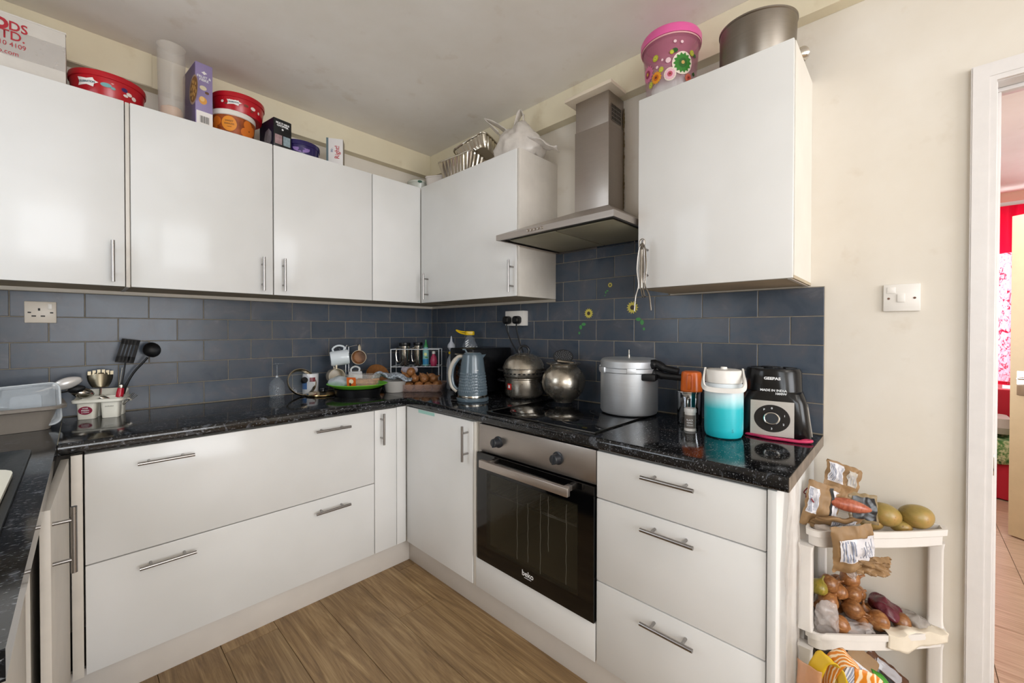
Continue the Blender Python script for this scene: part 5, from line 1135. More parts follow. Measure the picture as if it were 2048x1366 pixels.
b = B(); tube(b, smoothpts([(-.024, 0, .236), (-.026, 0, .256), (-.012, 0, .274), (.012, 0, .274), (.026, 0, .256), (.024, 0, .236)]), .0065, 10); to_obj('lid_handle', b, BLACKP, t)
for (s, z) in ((1, .085), (-1, .085), (1, .140), (-1, .140)):
    b = B(); tube(b, smoothpts([(s*.094, -.026, z), (s*.122, -.026, z+.004), (s*.132, 0, z+.005), (s*.122, .026, z+.004), (s*.094, .026, z)]), .0065, 10); to_obj('side_handle', b, BLACKP, t)
f = cyl(.0968, -.62); rectpatch('red_sticker', -.016, .048, .014, .080, mat('red_sticker', '#c02b22', .35), t, f, 6); rectpatch('white_sticker_mark', -.008, .056, .006, .072, PRINTW, t, cyl(.0968, -.62, .0016), 4)
# ball pot
t = thing('round_pot', 'spherical worn steel pot on the hob holding a black masher', 'pot', (-.130, -1.293, ZH), -60)
b = B(); R = .108; pr = [(0, 0), (.045, 0)]+[(R*sin(a), .098-.098*cos(a)) for a in [radians(28+9.5*i) for i in range(13)]]
pr = [(r, z) for r, z in pr if not (z > .1 and r < .068)]+[(.066, .176), (.068, .184), (.084, .190), (.086, .194), (.082, .195), (.064, .188), (.060, .17), (.085, .13), (.085, .05), (0, .01)]
lathe(b, pr, 64); to_obj('pot_body', b, POTST, t)
t = thing('masher', 'black perforated masher head sticking up from the round pot', 'masher', (-.130, -1.290, ZH+.172), rot=R3(-6, 0, -58))
b = B(); lathe(b, [(0, -.002), (.047, -.002), (.050, 0), (.047, .004), (0, .004)], 40, sy=.72); b.transform(Matrix.Translation((0, 0, .052)) @ Matrix.Rotation(radians(84), 4, 'X')); to_obj('masher_head', b, BLACKM, t)
bb = B()
for k in range(60):
    r = .0055*sqrt(k)*1.0; a = k*2.4
    if r > .042: break
    q_ = B(); lathe(q_, [(.0022, 0), (.0013, .0012), (0, .0013)], 6); q_.transform(Matrix.Translation((r*cos(a), -.0045, .052+r*.72*sin(a))) @ Matrix.Rotation(radians(90), 4, 'X')); merge(bb, q_)
o = to_obj('masher_holes', bb, mat('masher_grey', '#6d6f74', .3), t); o['kind'] = 'stuff'
b = B(); tube(b, [(0, .002, .03), (0, .012, -.08)], .006, 8); to_obj('masher_shaft', b, BLACKM, t)
t = thing('steel_spoon', 'steel spoon handle lying across the rim of the round pot', 'spoon', (-.118, -1.322, ZH+.196), rot=R3(90, 0, -150))
b = B(); tube(b, [(0, 0, -.02), (0, .004, .03), (0, .008, .06)], [.004, .007, .009], 10); to_obj('spoon_handle', b, CUT, t)
# pressure cooker
t = thing('pressure_cooker', 'large dull aluminium pressure cooker with black handles on the hob', 'pressure cooker', (-.142, -1.655, ZH), -75)
b = B(); lathe(b, [(0, 0), (.108, 0), (.116, .004), (.121, .014), (.121, .176), (.128, .180), (.128, .196), (0, .196)], 72); to_obj('pan_body', b, ALU, t)
b = B(); lathe(b, [(.119, .1965), (.121, .199), (.121, .224), (.116, .231), (.105, .236), (0, .238)], 72); to_obj('lid', b, ALU, t)
b = B()
for k in range(6): a = 2*pi*k/6+.3; boxr(b, (-.018, -.006, .178), (.018, .003, .200), Matrix.Rotation(a, 4, 'Z') @ Matrix.Translation((0, -.129, 0)), .001)
to_obj('locking_lugs', b, ALU, t)
b = B(); tube(b, [(0, 0, .237), (0, 0, .250)], .006, 12); tube(b, [(.0, 0, .250), (.0, 0, .272)], .0028, 10); to_obj('pressure_weight', b, CUT, t)
for (nm, z, L, dz) in (('lid_handle', .214, .105, -.022), ('pan_handle', .176, .140, -.008)):
    b = B(); pts = smoothpts([(.105, -.045, z), (.130, -.052, z+.002), (.155, -.058, z+dz*.5), (.105+L, -.066, z+dz)])
    tube(b, pts, [.021]*5+[.017]*7+[.014]*7, 10)
    for v in b.verts: v.co.z = z+(v.co.z-z)*1.0
    to_obj(nm, b, BLACKM, t)
b = B(); box(b, (.072, -.100, .150), (.128, -.030, .178), .006); to_obj('handle_bracket', b, BLACKM, t)
# steel tumbler + orange cup
t = thing('steel_flask', 'polished steel flask body under the orange cup', 'flask', (-.144, -1.916, ZW))
b = B(); lathe(b, [(0, 0), (.042, 0), (.044, .003), (.047, .120), (.049, .122), (.049, .126), (.0, .126)], 44); to_obj('flask_body', b, mat('mirror_steel', '#b9bcc0', .06, 1), t)
b = B(); tube(b, smoothpts([(-.046, -.012, .112), (-.062, -.018, .10), (-.064, -.018, .06), (-.046, -.012, .03)]), .003, 8); to_obj('wire_handle', b, CUT, t)
ORP = mat('orange_plastic', '#e06a1c', .28)
t = thing('orange_cup', 'orange plastic cup turned upside down on the steel flask', 'cup', (-.142, -1.922, ZW+.1262), -78)
b = B(); lathe(b, [(.038, 0), (.0395, .001), (.0395, .006), (.0365, .068), (.034, .074), (.026, .077), (0, .077)], 44); to_obj('cup_body', b, ORP, t)
b = B(); box(b, (-.007, -.060, .010), (.007, -.034, .066), .003); to_obj('cup_handle', b, ORP, t)
t = thing('spice_pot', 'small white topped pepper shaker in front of the steel flask', 'shaker', (-.268, -1.965, ZW), -74)
b = B(); lathe(b, [(0, 0), (.0205, 0), (.0205, .006), (.019, .007), (.019, .066), (0, .066)], 32); to_obj('shaker_body', b, mat('shaker_white', '#ddd9d4', .3), t)
b = B(); lathe(b, [(0, .0665), (.021, .0665), (.021, .078), (.019, .081), (0, .081)], 32); to_obj('cap', b, mat('white_cap'), t)
f = cyl(.019, 0, .0006); rectpatch('printed_label', -.022, .010, .022, .058, mat('brown_grey_label', '#6f6760', .45), t, f, 10); f2 = cyl(.019, 0, .0013)
for (s, z, h) in (('BLACK', .040, .0085), ('PEPPER', .030, .0075), ('GROUND', .021, .006)): text('lettering', s, h, PRINTW, t, lambda u, v, z=z: f2(u, z+v), .0001, xs=.85)
# ombre jug
def m_ombre():
    q = NT('white_to_turquoise'); c = q.n('ShaderNodeTexCoord'); s = q.n('ShaderNodeSeparateXYZ'); q.l(c.outputs['Object'], s.inputs[0]); r = q.n('ShaderNodeMapRange'); r.inputs[1].default_value = 0; r.inputs[2].default_value = .2; q.l(s.outputs[2], r.inputs[0])
    q.l(q.ramp(r.outputs[0], [(.0, '#1fb3bf'), (.50, '#25bcc6'), (.64, '#a9dbe0'), (.80, '#d9e1e6')]), q.b.inputs['Base Color']); q.set(Roughness=.32); return q.m
t = thing('insulated_jug', 'white to turquoise insulated jug with a white folding handle', 'jug', (-.270, -2.078, ZW), -74); t.scale = (.95, .95, 1)
b = B(); lathe(b, [(0, 0), (.050, 0), (.058, .004), (.0625, .014), (.0635, .030), (.0635, .170), (.061, .180), (.057, .184), (0, .184)], 56); to_obj('jug_body', b, m_ombre(), t)
b = B(); lathe(b, [(.0, .1845), (.057, .1845), (.060, .187), (.060, .222), (.057, .228), (.050, .230), (0, .230)], 56); lathe(b, [(0, .2305), (.012, .2305), (.010, .238), (0, .239)], 20); to_obj('lid', b, WHITEP, t)
b = B(); pts = [(-.060, .0, .228), (-.0635, -.02, .215), (-.066, -.05, .190), (-.060, -.069, .172), (-.035, -.0735, .166), (0, -.0745, .165), (.035, -.0735, .166), (.060, -.069, .172), (.066, -.05, .190), (.0635, -.02, .215), (.060, .0, .228)]
P_ = smoothpts(pts, 4); ring = []
def hs_(s, u): k = s*(len(P_)-1); i = min(int(k), len(P_)-2); p = P_[i].lerp(P_[i+1], k-i); return p
rings = []
for i, p in enumerate(P_):
    a = P_[min(i+1, len(P_)-1)]-P_[max(i-1, 0)]; a.normalize(); o_ = Vector((p.x, p.y+.0, 0)).normalized(); n_ = a.cross(o_).normalized(); rings.append([p+o_*.003+n_*.008, p-o_*.003+n_*.008, p-o_*.003-n_*.008, p+o_*.003-n_*.008])
loft(b, rings); to_obj('carry_handle', b, WHITEP, t)
text('lettering', 'S', .016, mat('teal_print', '#128a96', .4), t, lambda u, v: cyl(.0635, 0, .0008)(.030+u, .030+v), .0002)
t = thing('strap', 'pink rolled strap lying in front of the blender', 'strap', (0, 0, ZW+.0004))
b = B(); PK = mat('pink_strap', '#c8325e', .5)
Pp = smoothpts([(-.170, -2.100, .005), (-.196, -2.125, .005), (-.205, -2.16, .0055), (-.214, -2.20, .005), (-.210, -2.24, .0055), (-.205, -2.28, .005), (-.196, -2.306, .007), (-.176, -2.314, .007), (-.172, -2.300, .006), (-.190, -2.288, .005)])
tube(b, Pp, .0048, 8); tube(b, smoothpts([(-.178, -2.105, .005), (-.190, -2.16, .004), (-.200, -2.22, .004), (-.190, -2.288, .004)]), .004, 8); to_obj('strap_loop', b, PK, t)
# blender base
t = thing('blender_base', 'black mixer grinder base with a steel front and a round dial', 'blender', (-.108, -2.192, ZW), -81); t.scale = (1.14, 1.02, 1)
b = B(); rloft(b, [(.190, .160, .03, .0), (.194, .164, .03, .006), (.170, .145, .03, .120), (.155, .14, .04, .150), (.150, .14, .06, .156), (.146, .142, .065, .222), (.138, .134, .062, .232), (.12, .12, .058, .2325), (.118, .118, .056, .224)], 8); to_obj('motor_housing', b, mat('gloss_black_plastic', '#0b0b0d', .2, 0, .4), t)
def bf(u, v): return Vector((u, -.0820+.0795*v*.105-.0008, v))
bf = lambda u, v: Vector((u, -(.164-(.164-.145)*(v-.006)/.114)/2-.0010, v)); bf2 = lambda u, v: bf(u, v)+Vector((0, -.0012, 0)); bf3 = lambda u, v: bf(u, v)+Vector((0, -.0018, 0))
b = B(); grid(b, 1, 1, lambda s, u: bf(-.055+(.110)*s, .008+.116*u)); to_obj('steel_front', b, m_brushed('blender_steel', '#d6d3cf', .36), t, smooth=0)
disc('dial_plate', 0, .066, .0455, .0455, mat('dial_black', '#17171a', .15), t, bf2, 48)
b = B(); lathe(b, [(0, 0), (.023, 0), (.0215, .014), (.019, .016), (0, .016)], 36); b.transform(Matrix.Translation(bf2(0, .066)) @ Matrix.Rotation(radians(81), 4, 'X')); kn = to_obj('dial_knob', b, mat('knob_grey', '#2b3036', .25), t)
b = B(); lathe(b, [(.017, .0162), (.0185, .0166), (.0205, .0158)], 36); b.transform(Matrix.Translation(bf2(0, .066)) @ Matrix.Rotation(radians(81), 4, 'X')); to_obj('knob_ring', b, CHROME, kn)
for (s, a) in (('0', 90), ('P', 125), ('1', 20), ('2', -30), ('3', -90)): text('lettering', s, .0085, PRINTW, t, lambda u, v, a=a: bf3(.034*cos(radians(a))+u, .066+.034*sin(radians(a))+v), .0002)
ft = lambda z: (lambda u, v: Vector((u, -(.142-.004*(z-.156)/.07)/2-.0006-.0005-.0, z+v)))
text('lettering', 'GEEPAS', .0125, PRINTW, t, lambda u, v: Vector((u, -.0722, .200+v)), .0005); text('lettering', 'MADE IN INDIA', .0105, PRINTW, t, lambda u, v: Vector((.003+u, -.0718, .160+v)), .0003, xs=.92); text('lettering', '1000W', .0105, PRINTW, t, lambda u, v: Vector((.022+u, -.0722, .1495+v)), .0003, xs=.92)
for s in (1, -1):
    b = B(); loft(b, [[(s*.0975, -.045, .012), (s*.0975, .05, .012), (s*.0995, .05, .012), (s*.0995, -.045, .012)], [(s*.0865, -.035, .108), (s*.0865, .035, .108), (s*.0885, .035, .108), (s*.0885, -.035, .108)]]); to_obj('side_trim', b, mat('pale_side_trim', '#b9b2a8', .35), t)
b = B(); lathe(b, [(0, .2245), (.02, .2245), (.018, .234), (0, .235)], 8); 
for k in range(4): boxr(b, (.030, -.010, .2245), (.060, .010, .2335), Matrix.Rotation(k*pi/2+.4, 4, 'Z'), .002)
to_obj('jar_coupling', b, BLACKM, t)
t = thing('white_jar', 'white jar half hidden between the turquoise jug and the blender', 'jar', (-.095, -2.052, ZW), 0)
b = B(); lathe(b, [(0, 0), (.032, 0), (.034, .004), (.034, .150), (.03, .170), (.03, .195), (0, .196)], 32); to_obj('jar_body', b, mat('pale_violet_jar', '#bdb6c4', .3), t)
# whisk hanging from the tall cabinet handle (right wall)
t = thing('hand_whisk', 'steel tong whisk hanging from the handle of the tall wall cabinet', 'whisk', (-.368, -1.826, 1.60), -90)
for (x0_, x1_, x2_) in ((-.012, -.018, -.022), (.012, .018, .030), (-.004, -.006, .004), (.004, .007, .012)):
    b = B(); tube(b, smoothpts([(0, 0, -.005), (x0_, -.002, -.03), (x1_, -.004, -.10), (x1_*.7, -.003, -.16), (x2_, -.005, -.20), (x2_*1.25, -.006, -.255 if abs(x2_) > .015 else -.20)]), .0029, 8); to_obj('wire_loop', b, mat('whisk_steel', '#8b857e', .2, 1), t)
b = B(); tube(b, smoothpts([(-.010, 0, -.012), (-.009, .0, .004), (0, 0, .010), (.009, 0, .004), (.010, 0, -.012)]), .002, 8); tube(b, [(0, -.002, -.03), (0, -.003, -.17)], .004, 10); to_obj('hanging_loop', b, CHROME, t)

# ------------------------------------------------------------------ corner vegetable rack
RK = mat('white_rack_plastic', '#e2dcd6', .35, var=.03)
t = thing('vegetable_rack', 'white plastic three tier corner rack between the drawers and the doorway', 'rack', (0, 0, 0))
LF = Vector((-.300, -2.322)); BK = Vector((-.014, -2.318)); RT = Vector((-.016, -2.612))
def tri(z, off=0, bulge=.028):
    c = (LF+BK+RT)/3; pts = [BK, RT]
    out = []
    def P(p): d = (p-c); return c+d*(1+off/.17)
    out.append(P(BK)); 
    a0 = LF; 
    corner = [RT+Vector((0, 0)), RT+Vector((-.030, -.005))]
    for q_ in corner: out.append(P(q_))
    for i in range(1, 8):
        s = i/8; p = (RT+Vector((-.030, -.005))).lerp(LF+Vector((-.004, -.036)), s); nrm = Vector((-.72, -.69)); out.append(P(p+nrm*bulge*sin(pi*s)*.4))
    for k in range(6): a = radians(-60-30*k*1.0); out.append(P(LF+Vector((.012, -.020))+Vector((cos(radians(250-22*k))*.028, sin(radians(250-22*k))*.028))))
    out.append(P(LF+Vector((.0, .0)))); 
    return [(p.x, p.y, z) for p in out]
def clampw(ring): return [(min(x, -.0025), min(y, -2.3015), z) for x, y, z in ring]
for zt in (.690, .388, .080):
    b = B(); h = .052
    loft(b, [clampw(tri(zt-h, -.010)), clampw(tri(zt-h+.004, -.004)), clampw(tri(zt-.022, -.003)), clampw(tri(zt-.018, .005)), clampw(tri(zt, .006)), clampw(tri(zt, -.004)), clampw(tri(zt-.030, -.012))], cap=False)
    b.faces.new([b.verts.new(q) for q in clampw(tri(zt-.030, -.012))]); b.faces.new([b.verts.new(q) for q in clampw(tri(zt-h, -.010))])
    bmesh.ops.remove_doubles(b, verts=b.verts, dist=1e-4); to_obj('shelf', b, RK, t, smooth=40)
for (p, w_, d_) in ((LF+Vector((-.006, .001)), .036, .032), (RT+Vector((-.004, .012)), .022, .034), (BK+Vector((-.006, -.008)), .02, .024)):
    for (z0, z1) in ((.388, .640), (.080, .338), (0, .03)):
        b = B(); rloft(b, [(w_*1.1, d_*1.1, .006, z0), (w_, d_, .006, z0+.02), (w_, d_, .006, z1-.02), (w_*1.15, d_*1.15, .006, z1)]); b.transform(Matrix.Translation((p.x, p.y, 0)))
        for v in b.verts: v.co.x = min(v.co.x, -.0015); v.co.y = min(v.co.y, -2.3012)
        to_obj('post', b, RK, t)
# mangoes
def m_mango():
    q = NT('olive_mango_skin'); v = q.coord(); f = q.noise(v, 14, 4, .6); g = q.noise(v, 110, 2); c = q.ramp(f, [(.3, '#7d6a35'), (.5, '#9a8345'), (.7, '#b48c52')]); s = q.ramp(g, [(.66, '#ffffff'), (.72, '#a08a50')])
    mm = q.n('ShaderNodeMix', data_type='RGBA', blend_type='MULTIPLY'); mm.inputs[0].default_value = .7; q.l(c, mm.inputs[6]); q.l(s, mm.inputs[7]); q.l(mm.outputs[2], q.b.inputs['Base Color']); q.set(Roughness=.35); return q.m
MG = m_mango()
def mango(label, loc, rot, L=.044, r=.035):
    b = B(); bmesh.ops.create_icosphere(b, subdivisions=4, radius=1)
    for v in b.verts: x, y, z = v.co; v.co = (x*L*(1+.05*y), y*r*(1-.10*x)+.006*x*x, z*r*.94*(1-.06*x))
    o = to_obj('mango', b, MG, None, loc, rot, smooth=180); return tag(o, label, 'mango')
mango('olive green mango on the top shelf of the rack, left of the other mango', (-.105, -2.490, .712), R3(0, 18, -60))
mango('olive green mango at the right end of the top rack shelf', (-.066, -2.560, .716), R3(4, -4, -60), .043, .036)
mango('lower mango mostly hidden under the left one on the rack', (-.120, -2.462, .684), R3(0, 0, -50), .034, .022)
mango('lower mango glimpsed under the right one on the rack', (-.088, -2.528, .682), R3(0, 0, -50), .030, .020)
# shallot
t = thing('shallot', 'long pinkish orange banana shallot lying on the paper packets', 'shallot', (-.215, -2.408, .752), rot=R3(0, 8, -66)); t.scale = (1.15, 1.1, 1.1)
b = B(); bmesh.ops.create_icosphere(b, subdivisions=4, radius=1)
for v in b.verts: x, y, z = v.co; k = (1-.25*abs(x)**2)*(1 if x > 0 else 1-.35*x*x); v.co = (x*.052, y*.0175*k, z*.0175*k)
to_obj('shallot_bulb', b, m_onion('shallot_skin', '#93472f', '#b5644a', '#c78568'), t, smooth=180)
b = B()
for k in range(5): tube(b, smoothpts([(-.048, 0, 0), (-.062, .004*(k-2), .004*(k % 3)), (-.076-.004*k, .008*(k-2), .010*(k % 3-1)), (-.086, .010*(k-2), .004*k)]), [.003]*6+[.0016]*13, 6)
to_obj('shallot_root', b, mat('dark_pink_root', '#8a3038', .5), t)
t = thing('garlic', 'white garlic bulb at the left corner of the top rack shelf', 'garlic', (-.252, -2.350, .6795), rot=R3(8, 10, 0))
b = B(); lathe(b, [(0, -.020), (.012, -.019), (.024, -.008), (.026, .002), (.019, .014), (.007, .022), (.004, .034), (0, .034)], 36)
for v in b.verts: a = math.atan2(v.co.y, v.co.x); k = 1+.07*abs(sin(a*4)); v.co.x *= k; v.co.y *= k
to_obj('garlic_bulb', b, mat('garlic_skin', '#e3d6cc', .6, var=.08, vs=60), t)
# packets: pillow surface with labels following it
KR = mat('brown_kraft_paper', '#957550', .55, var=.14, vs=18, bump=.12, bs=50)
def packet(name, label, M4, w_, h_, th, m, labels=(), bend=0, curl=0, seed=1, cat='packet', ctop=.6, amp=.003, film=None):
    t = thing(name, label, cat, (0, 0, 0)); t.matrix_world = M4
    def S_(u, v, side, off=0):
        x = (u-.5)*w_; z = (v-.5)*h_; p = max(0, (1-(2*u-1)**2))**.6*max(0, (1-(2*v-1)**2))**ctop
        y = -side*(th/2*p); n_ = noise.noise(Vector((u*4+seed*3, v*4, seed)))*amp*2+noise.noise(Vector((u*11+seed, v*11, 3)))*amp
        y += n_-side*off; y += bend*((2*v-1)**2)*h_*.5+curl*((2*u-1)**2)*w_*.5
        z += .004*noise.noise(Vector((u*6, seed, 0)))*(2*v-1)
        return Vector((x, y, z))
    b = B(); grid(b, 20, 20, lambda u, v: S_(u, v, 1)); grid(b, 20, 20, lambda u, v: S_(u, v, -1)); bmesh.ops.remove_doubles(b, verts=b.verts, dist=1e-4)
    to_obj('packet_body', b, m, t, smooth=60)
    for (u0, v0, u1, v1, mm_, kind) in labels:
        b = B(); grid(b, 12, 12, lambda s, q, a=(u0, v0, u1, v1): S_(a[0]+(a[2]-a[0])*s, a[1]+(a[3]-a[1])*q, 1, .0016)); lab = to_obj('printed_label', b, mm_, t, smooth=60)
        if kind == 'bars':
            b = B()
            for k in range(5): ua = u0+(u1-u0)*(.06+.075*k); ub = ua+(u1-u0)*(.045 if k % 2 else .03); grid(b, 2, 12, lambda s, q, ua=ua, ub=ub: S_(ua+(ub-ua)*s, v0+(v1-v0)*(.05+.9*q), 1, .0023))
            to_obj('barcode', b, PRINTG, t, smooth=60)
        if kind in ('bars', 'text'):
            b = B(); us = .55 if kind == 'bars' else .1
            for k in range(6):
                ua = u0+(u1-u0)*(us+.07*k*(1 if kind == 'bars' else 2)); grid(b, 1, 10, lambda s, q, ua=ua: S_(ua+(u1-u0)*.022*s, v0+(v1-v0)*(.12+(.5+.25*((k*7) % 3)/2)*q), 1, .0023))
            to_obj('lettering', b, PRINTG, t, smooth=60)
    return t
def frame(origin, right, upv, scale=1):
    r = Vector(right).normalized(); u = Vector(upv); u = (u-r*u.dot(r)).normalized(); y = u.cross(r)   # local x=r, y=back, z=u
    M = Matrix((r, y, u)).transposed().to_4x4(); M.translation = origin; return M
def blob(name, label, loc, s, m, amp=.01, sc=30, seed=1, cat='bag', rot=(0, 0, 0), group=None, zmin=None):
    t = thing(name, label, cat, loc, rot=rot)
    b = B(); bmesh.ops.create_icosphere(b, subdivisions=4, radius=1)
    for v in b.verts: v.co = Vector((v.co.x*s[0], v.co.y*s[1], v.co.z*s[2]))
    crumple(b, amp, sc, seed)
    if zmin is not None:
        for v in b.verts: v.co.z = max(v.co.z, zmin)
    to_obj('bag_body', b, m, t, smooth=60); return t
VR = Vector((.62, -.78, 0))   # across the rack front, left to right
LBW = mat('white_label_paper', '#d8d5d8', .4)
packet('paper_packet', 'brown packet with a barcode label standing tallest on the top rack shelf', frame((-.185, -2.395, .800), VR*1+Vector((0, 0, -.35)), Vector((.30, -.12, 1))), .105, .125, .016, KR, [(.05, .50, .42, .95, LBW, 'bars'), (.50, .52, .86, .88, mat('grey_label', '#b7b0a6', .5), 'text')], .14, .16, 2, amp=.007)
packet('paper_packet', 'brown packet with a black and white label leaning at the left of the rack top', frame((-.247, -2.352, .740), VR+Vector((0, 0, -.30)), Vector((.42, -.30, 1))), .100, .135, .020, KR, [(.04, .30, .30, .85, LBW, 'bars'), (.62, .10, .70, .95, PRINTK, ''), (.70, .12, .95, .90, LBW, '')], .05, .1, 5, amp=.006)
packet('paper_packet', 'flat brown packet lying along the left rim of the rack top', frame((-.255, -2.385, .708), VR, Vector((-.5, -.5, .55))), .130, .060, .018, KR, [(.35, .30, .85, .85, LBW, 'bars')], .0, .05, 8)
packet('paper_packet', 'brown packet with a large barcode label hanging over the rack front', frame((-.290, -2.430, .652), VR+Vector((0, 0, .16)), Vector((-.10, -.10, 1))+VR*(-.30)), .112, .142, .026, KR, [(.12, .30, .98, .78, LBW, 'bars')], .10, .06, 11, amp=.0055)
blob('plastic_bag', 'clear film tail hanging below the large barcode packet on the rack', (-.272, -2.425, .592), (.020, .010, .026), thin('crinkled_clear_film', '#d9d0cc', .42, .15, .5), .010, 60, 13)
packet('paper_packet', 'brown paper fold hanging behind the large barcode packet', frame((-.262, -2.470, .612), VR, Vector((0, 0, 1))), .090, .050, .020, KR, [], .05, .05, 41, amp=.010)
t = packet('vegetable_packet', 'black printed net packet behind the shallot', frame((-.160, -2.440, .735), VR+Vector((0, 0, -.12)), Vector((.25, .1, 1))), .085, .085, .022, mat('clear_brown_film', '#8d7a5c', .2), [(.10, .12, .88, .88, mat('black_label', '#17171a', .3), '')], 0, 0, 14)
# crumpled clear film
FILM = thin('crinkled_clear_film', '#d9d0cc', .42, .15, .5)
# middle shelf
SZ = .362
og = 'brown onions on the middle rack shelf'
lab = ['brown onion topmost of the pile on the middle rack shelf', 'brown onion just under the topmost one on the middle rack shelf', 'split skinned onion in the middle of the middle rack shelf', 'golden onion with its tip pointing right on the middle rack shelf',
       'greenish onion behind the left post on the middle rack shelf', 'dark brown onion upper left on the middle rack shelf', 'brown onion lower left behind the plastic bag on the rack', 'brown onion at the front left edge of the middle rack shelf', 'small golden onion at the right of the middle rack shelf', 'onion at the bottom centre of the middle rack shelf', 'olive brown onion left of the pile top on the rack']
pos = [(-.120, -2.407, .488, 1.18), (-.137, -2.412, .452, 1.18), (-.165, -2.417, .420, 1.22), (-.142, -2.477, .400, 1.24), (-.215, -2.338, .476, 1.05), (-.175, -2.360, .478, 1.12), (-.200, -2.362, .435, 1.15), (-.228, -2.392, .392, 1.15), (-.085, -2.528, .392, 1.05), (-.165, -2.440, .384, .9), (-.160, -2.385, .455, 1.0)]
rots = [(70, 20, 30), (50, 60, 0), (100, 0, 10), (80, 0, 215), (20, 10, 0), (60, 30, 0), (30, 50, 0), (110, -30, 0), (70, 0, 200), (90, 0, 30), (40, 10, 80)]
GREENISH = m_onion('greenish_onion_skin', '#7a6a22', '#9a8a34', '#b58a45')
for i, (x, y, z, s) in enumerate(pos): onion(lab[i], og, (x, y, z), R3(*rots[i]), s*.9, i, GREENISH if i == 4 else None)
for i, (x, y, z) in enumerate([(-.11, -2.44, .388), (-.12, -2.37, .390), (-.06, -2.40, .39), (-.07, -2.46, .388), (-.17, -2.35, .392), (-.11, -2.36, .43), (-.08, -2.42, .43), (-.06, -2.37, .43), (-.10, -2.395, .455)]):
    onion('brown onion deep in the pile on the middle rack shelf', 'hidden onions deep in the pile on the rack', (x, y, z), (i, i*2, i*3), 1.05, i)
blob('plastic_bag', 'clear plastic bag bunched at the left of the middle rack shelf', (-.250, -2.362, .405), (.030, .030, .050), FILM, .012, 30, 3, zmin=-.042)
blob('plastic_bag', 'clear film under the onions along the middle shelf front', (-.195, -2.425, .382), (.035, .05, .018), FILM, .012, 40, 7, rot=R3(0, 0, 40), zmin=-.018)
t = blob('red_onion_bag', 'red onions in a clear net bag at the back right of the middle shelf', (-.075, -2.488, .412), (.040, .048, .026), mat('red_onion_skin', '#5e1f2c', .25, var=.3, vs=30), .010, 22, 5, rot=R3(12, 25, -60))
blob('plastic_bag', 'grey film trailing to the right post on the middle shelf', (-.045, -2.555, .392), (.035, .040, .020), thin('grey_trailing_film', '#b5aca4', .6, .2, .4), .010, 30, 9, rot=R3(0, 20, -60), zmin=-.020)
t = thing('paper_liner', 'crumpled cream paper liner hanging over the middle shelf front', 'paper', (0, 0, 0))
def pl_(u, v):
    a = Vector((-.170, -2.488)).lerp(Vector((-.040, -2.612)), u); n_ = Vector((-.70, -.71))
    if v < .35: k = v/.35; p = a-n_*(.030*(1-k)); z = .394-.004*(1-k)
    else: k = (v-.35)/.65; p = a+n_*(.008+.006*sin(u*9)); z = .394-.058*k*(.55+.45*sin(pi*min(1, u*1.2+.1)))
    return Vector((p.x+n_.x*.010, p.y+n_.y*.010, z+.003*sin(u*17+v*5)))
b = B(); grid(b, 30, 12, pl_); crumple(b, .002, 50, 3); o = to_obj('liner_sheet', b, mat('cream_tissue', '#ded2bf', .8), t, smooth=60); md = o.modifiers.new('s', 'SOLIDIFY'); md.thickness = .0015
# bottom shelf
packet('paper_packet', 'brown packet with a white panel slanting on the bottom rack shelf', frame((-.185, -2.425, .200), VR+Vector((0, 0, -.75)), Vector((.2, .1, 1))+VR*.5), .13, .20, .030, KR, [(.10, .20, .80, .80, LBW, 'bars')], .0, .0, 21)
packet('dark_packet', 'black and brown film packet at the right of the bottom rack shelf', frame((-.110, -2.485, .215), VR+Vector((0, 0, -.85)), Vector((.3, .1, 1))+VR*.5), .15, .09, .030, mat('brown_film', '#5a3a28', .2, var=.3, vs=30), [(.12, .15, .75, .60, mat('black_label'), ''), (.2, .62, .8, .92, mat('pale_grey_label', '#a7a4a8', .3), '')], .0, .0, 25)
packet('dark_packet', 'dark packet wedged at the back left of the bottom rack shelf', frame((-.150, -2.385, .240), VR, Vector((.2, .1, 1))), .15, .16, .030, mat('dark_brown_film', '#2e2622', .25, var=.3, vs=30), [], .0, .0, 27)
packet('vegetable_packet', 'clear packet of reddish vegetables at the bottom right of the rack', frame((-.075, -2.515, .150), VR+Vector((0, 0, -.5)), Vector((.2, .1, 1))), .10, .10, .040, mat('reddish_film', '#8a5548', .25, var=.4, vs=40), [], .0, .0, 31, amp=.006)
# orange, yellow and green bag on the floor in front of the rack
t = thing('shopping_bag', 'orange yellow and green patterned vegetable bag in front of the rack', 'bag', (-.405, -2.394, .0)); t.scale = (1, 1, 1.56)
b = B(); bmesh.ops.create_icosphere(b, subdivisions=4, radius=1)
for v in b.verts: v.co = (v.co.x*.060, v.co.y*.055, (v.co.z+1)*.125); v.co.x *= 1-.25*max(0, v.co.z-.12)/.1
crumple(b, .012, 16, 4)
for v in b.verts: v.co.z = max(v.co.z, .001)
to_obj('bag_body', b, mat('pale_yellow_film', '#d9c963', .3, var=.2, vs=20), t, smooth=60)
q = NT('orange_gingham'); v = q.coord(); wv = q.n('ShaderNodeTexWave'); wv.inputs['Scale'].default_value = 55; wv.inputs['Distortion'].default_value = 2.5; q.l(v, wv.inputs['Vector']); q.l(q.ramp(wv.outputs[0], [(.35, '#d9801e'), (.62, '#e9a050'), (.72, '#f0d9b8')]), q.b.inputs['Base Color']); q.set(Roughness=.35); GING = q.m
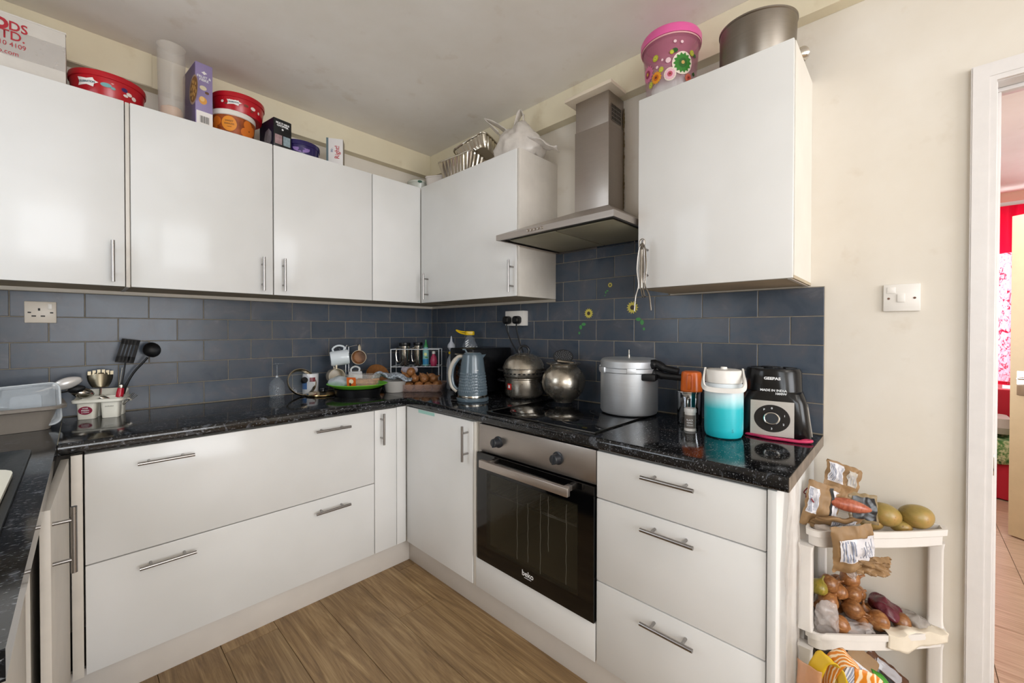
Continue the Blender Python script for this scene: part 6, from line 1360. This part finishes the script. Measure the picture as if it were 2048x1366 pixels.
def strip(name, pts, w_, m, side=(0, 0, 1), seed=1):
    P = smoothpts(pts, 5); b = B()
    def f(s, u): k = s*(len(P)-1); i = min(int(k), len(P)-2); p = P[i].lerp(P[i+1], k-i); return p+Vector(side)*(u-.5)*w_
    grid(b, 26, 6, f); crumple(b, .003, 40, seed); o = to_obj(name, b, m, t, smooth=60); md = o.modifiers.new('s', 'SOLIDIFY'); md.thickness = .002
strip('orange_fold', [(-.050, .010, .200), (-.056, -.005, .262), (-.050, -.035, .285), (-.040, -.062, .262), (-.030, -.070, .205)], .05, GING, (.5, .5, .2))
strip('yellow_fold', [(-.062, .045, .190), (-.060, .020, .262), (-.058, -.010, .270), (-.066, -.040, .215), (-.06, -.055, .15)], .045, mat('yellow_film', '#e0b82a', .3), (.3, .7, .1), 3)
strip('orange_flap', [(-.062, -.050, .245), (-.052, -.080, .246), (-.040, -.105, .236)], .060, GING, (0, 0, 1), 5)
strip('green_flap', [(-.035, -.088, .262), (-.028, -.118, .250), (-.015, -.140, .205), (-.01, -.15, .16)], .05, mat('green_film', '#3f8a26', .3), (.6, .3, .4), 7)
strip('pale_film_flap', [(-.062, .045, .10), (-.080, .040, .18), (-.070, .042, .25)], .06, thin('pale_orange_film', '#dba37c', .6, .2, .3), (.2, .9, 0), 9)
# translucent sacks hanging at the end of the drawer run
HB = thin('hanging_clear_bag', '#e0d8d1', .30, .22, .5)
t = thing('bag_of_bags', 'translucent plastic bag hanging under the worktop end beside the drawers', 'bag', (-.470, -2.3145, .0))
b = B()
def hb(u, v):
    a = 2*pi*u; z = .868-.80*v; w_ = .030+.055*min(1, v*4)*(1-.35*v); y = .009+.002*sin(v*8)
    return Vector((w_*cos(a)*(1+.10*sin(a*5+v*9)), y*sin(a)*(1+.12*sin(a*4+v*7)), z))
grid(b, 40, 40, hb, closed_u=True); crumple(b, .003, 22, 2)
for v in b.verts: v.co.y = min(v.co.y, .0140)
to_obj('bag_body', b, HB, t, smooth=60)

# members of a kind share a group phrase
GRP = {'wall_cabinet': 'white gloss wall cabinets', 'drawer_cabinet': 'white drawer base cabinets', 'corner_cabinet': 'white corner base cabinets', 'sweet_tub': 'sweet tubs on top of the cabinets', 'foil_tray': 'foil trays above the corner cabinet',
       'mug': 'mugs on the mug tree', 'travel_mug': 'steel travel mugs on the wire rack', 'pan_lid': 'pan lids beside the tin', 'power_plug': 'black plugs in the double socket', 'mango': 'mangoes on the rack', 'flower_sticker': 'sunflower transfers on the tiles',
       'paper_packet': 'brown paper packets on the vegetable rack', 'dark_packet': 'dark packets on the bottom rack shelf', 'clear_container': 'clear tubs in the taupe basin', 'worktop': 'black flecked worktops', 'plinth': 'white plinths'}
for o in S.objects:
    if o.parent is None and o.get('category') and not o.get('group'):
        g = GRP.get(o.name.split('.')[0])
        if g: o['group'] = g
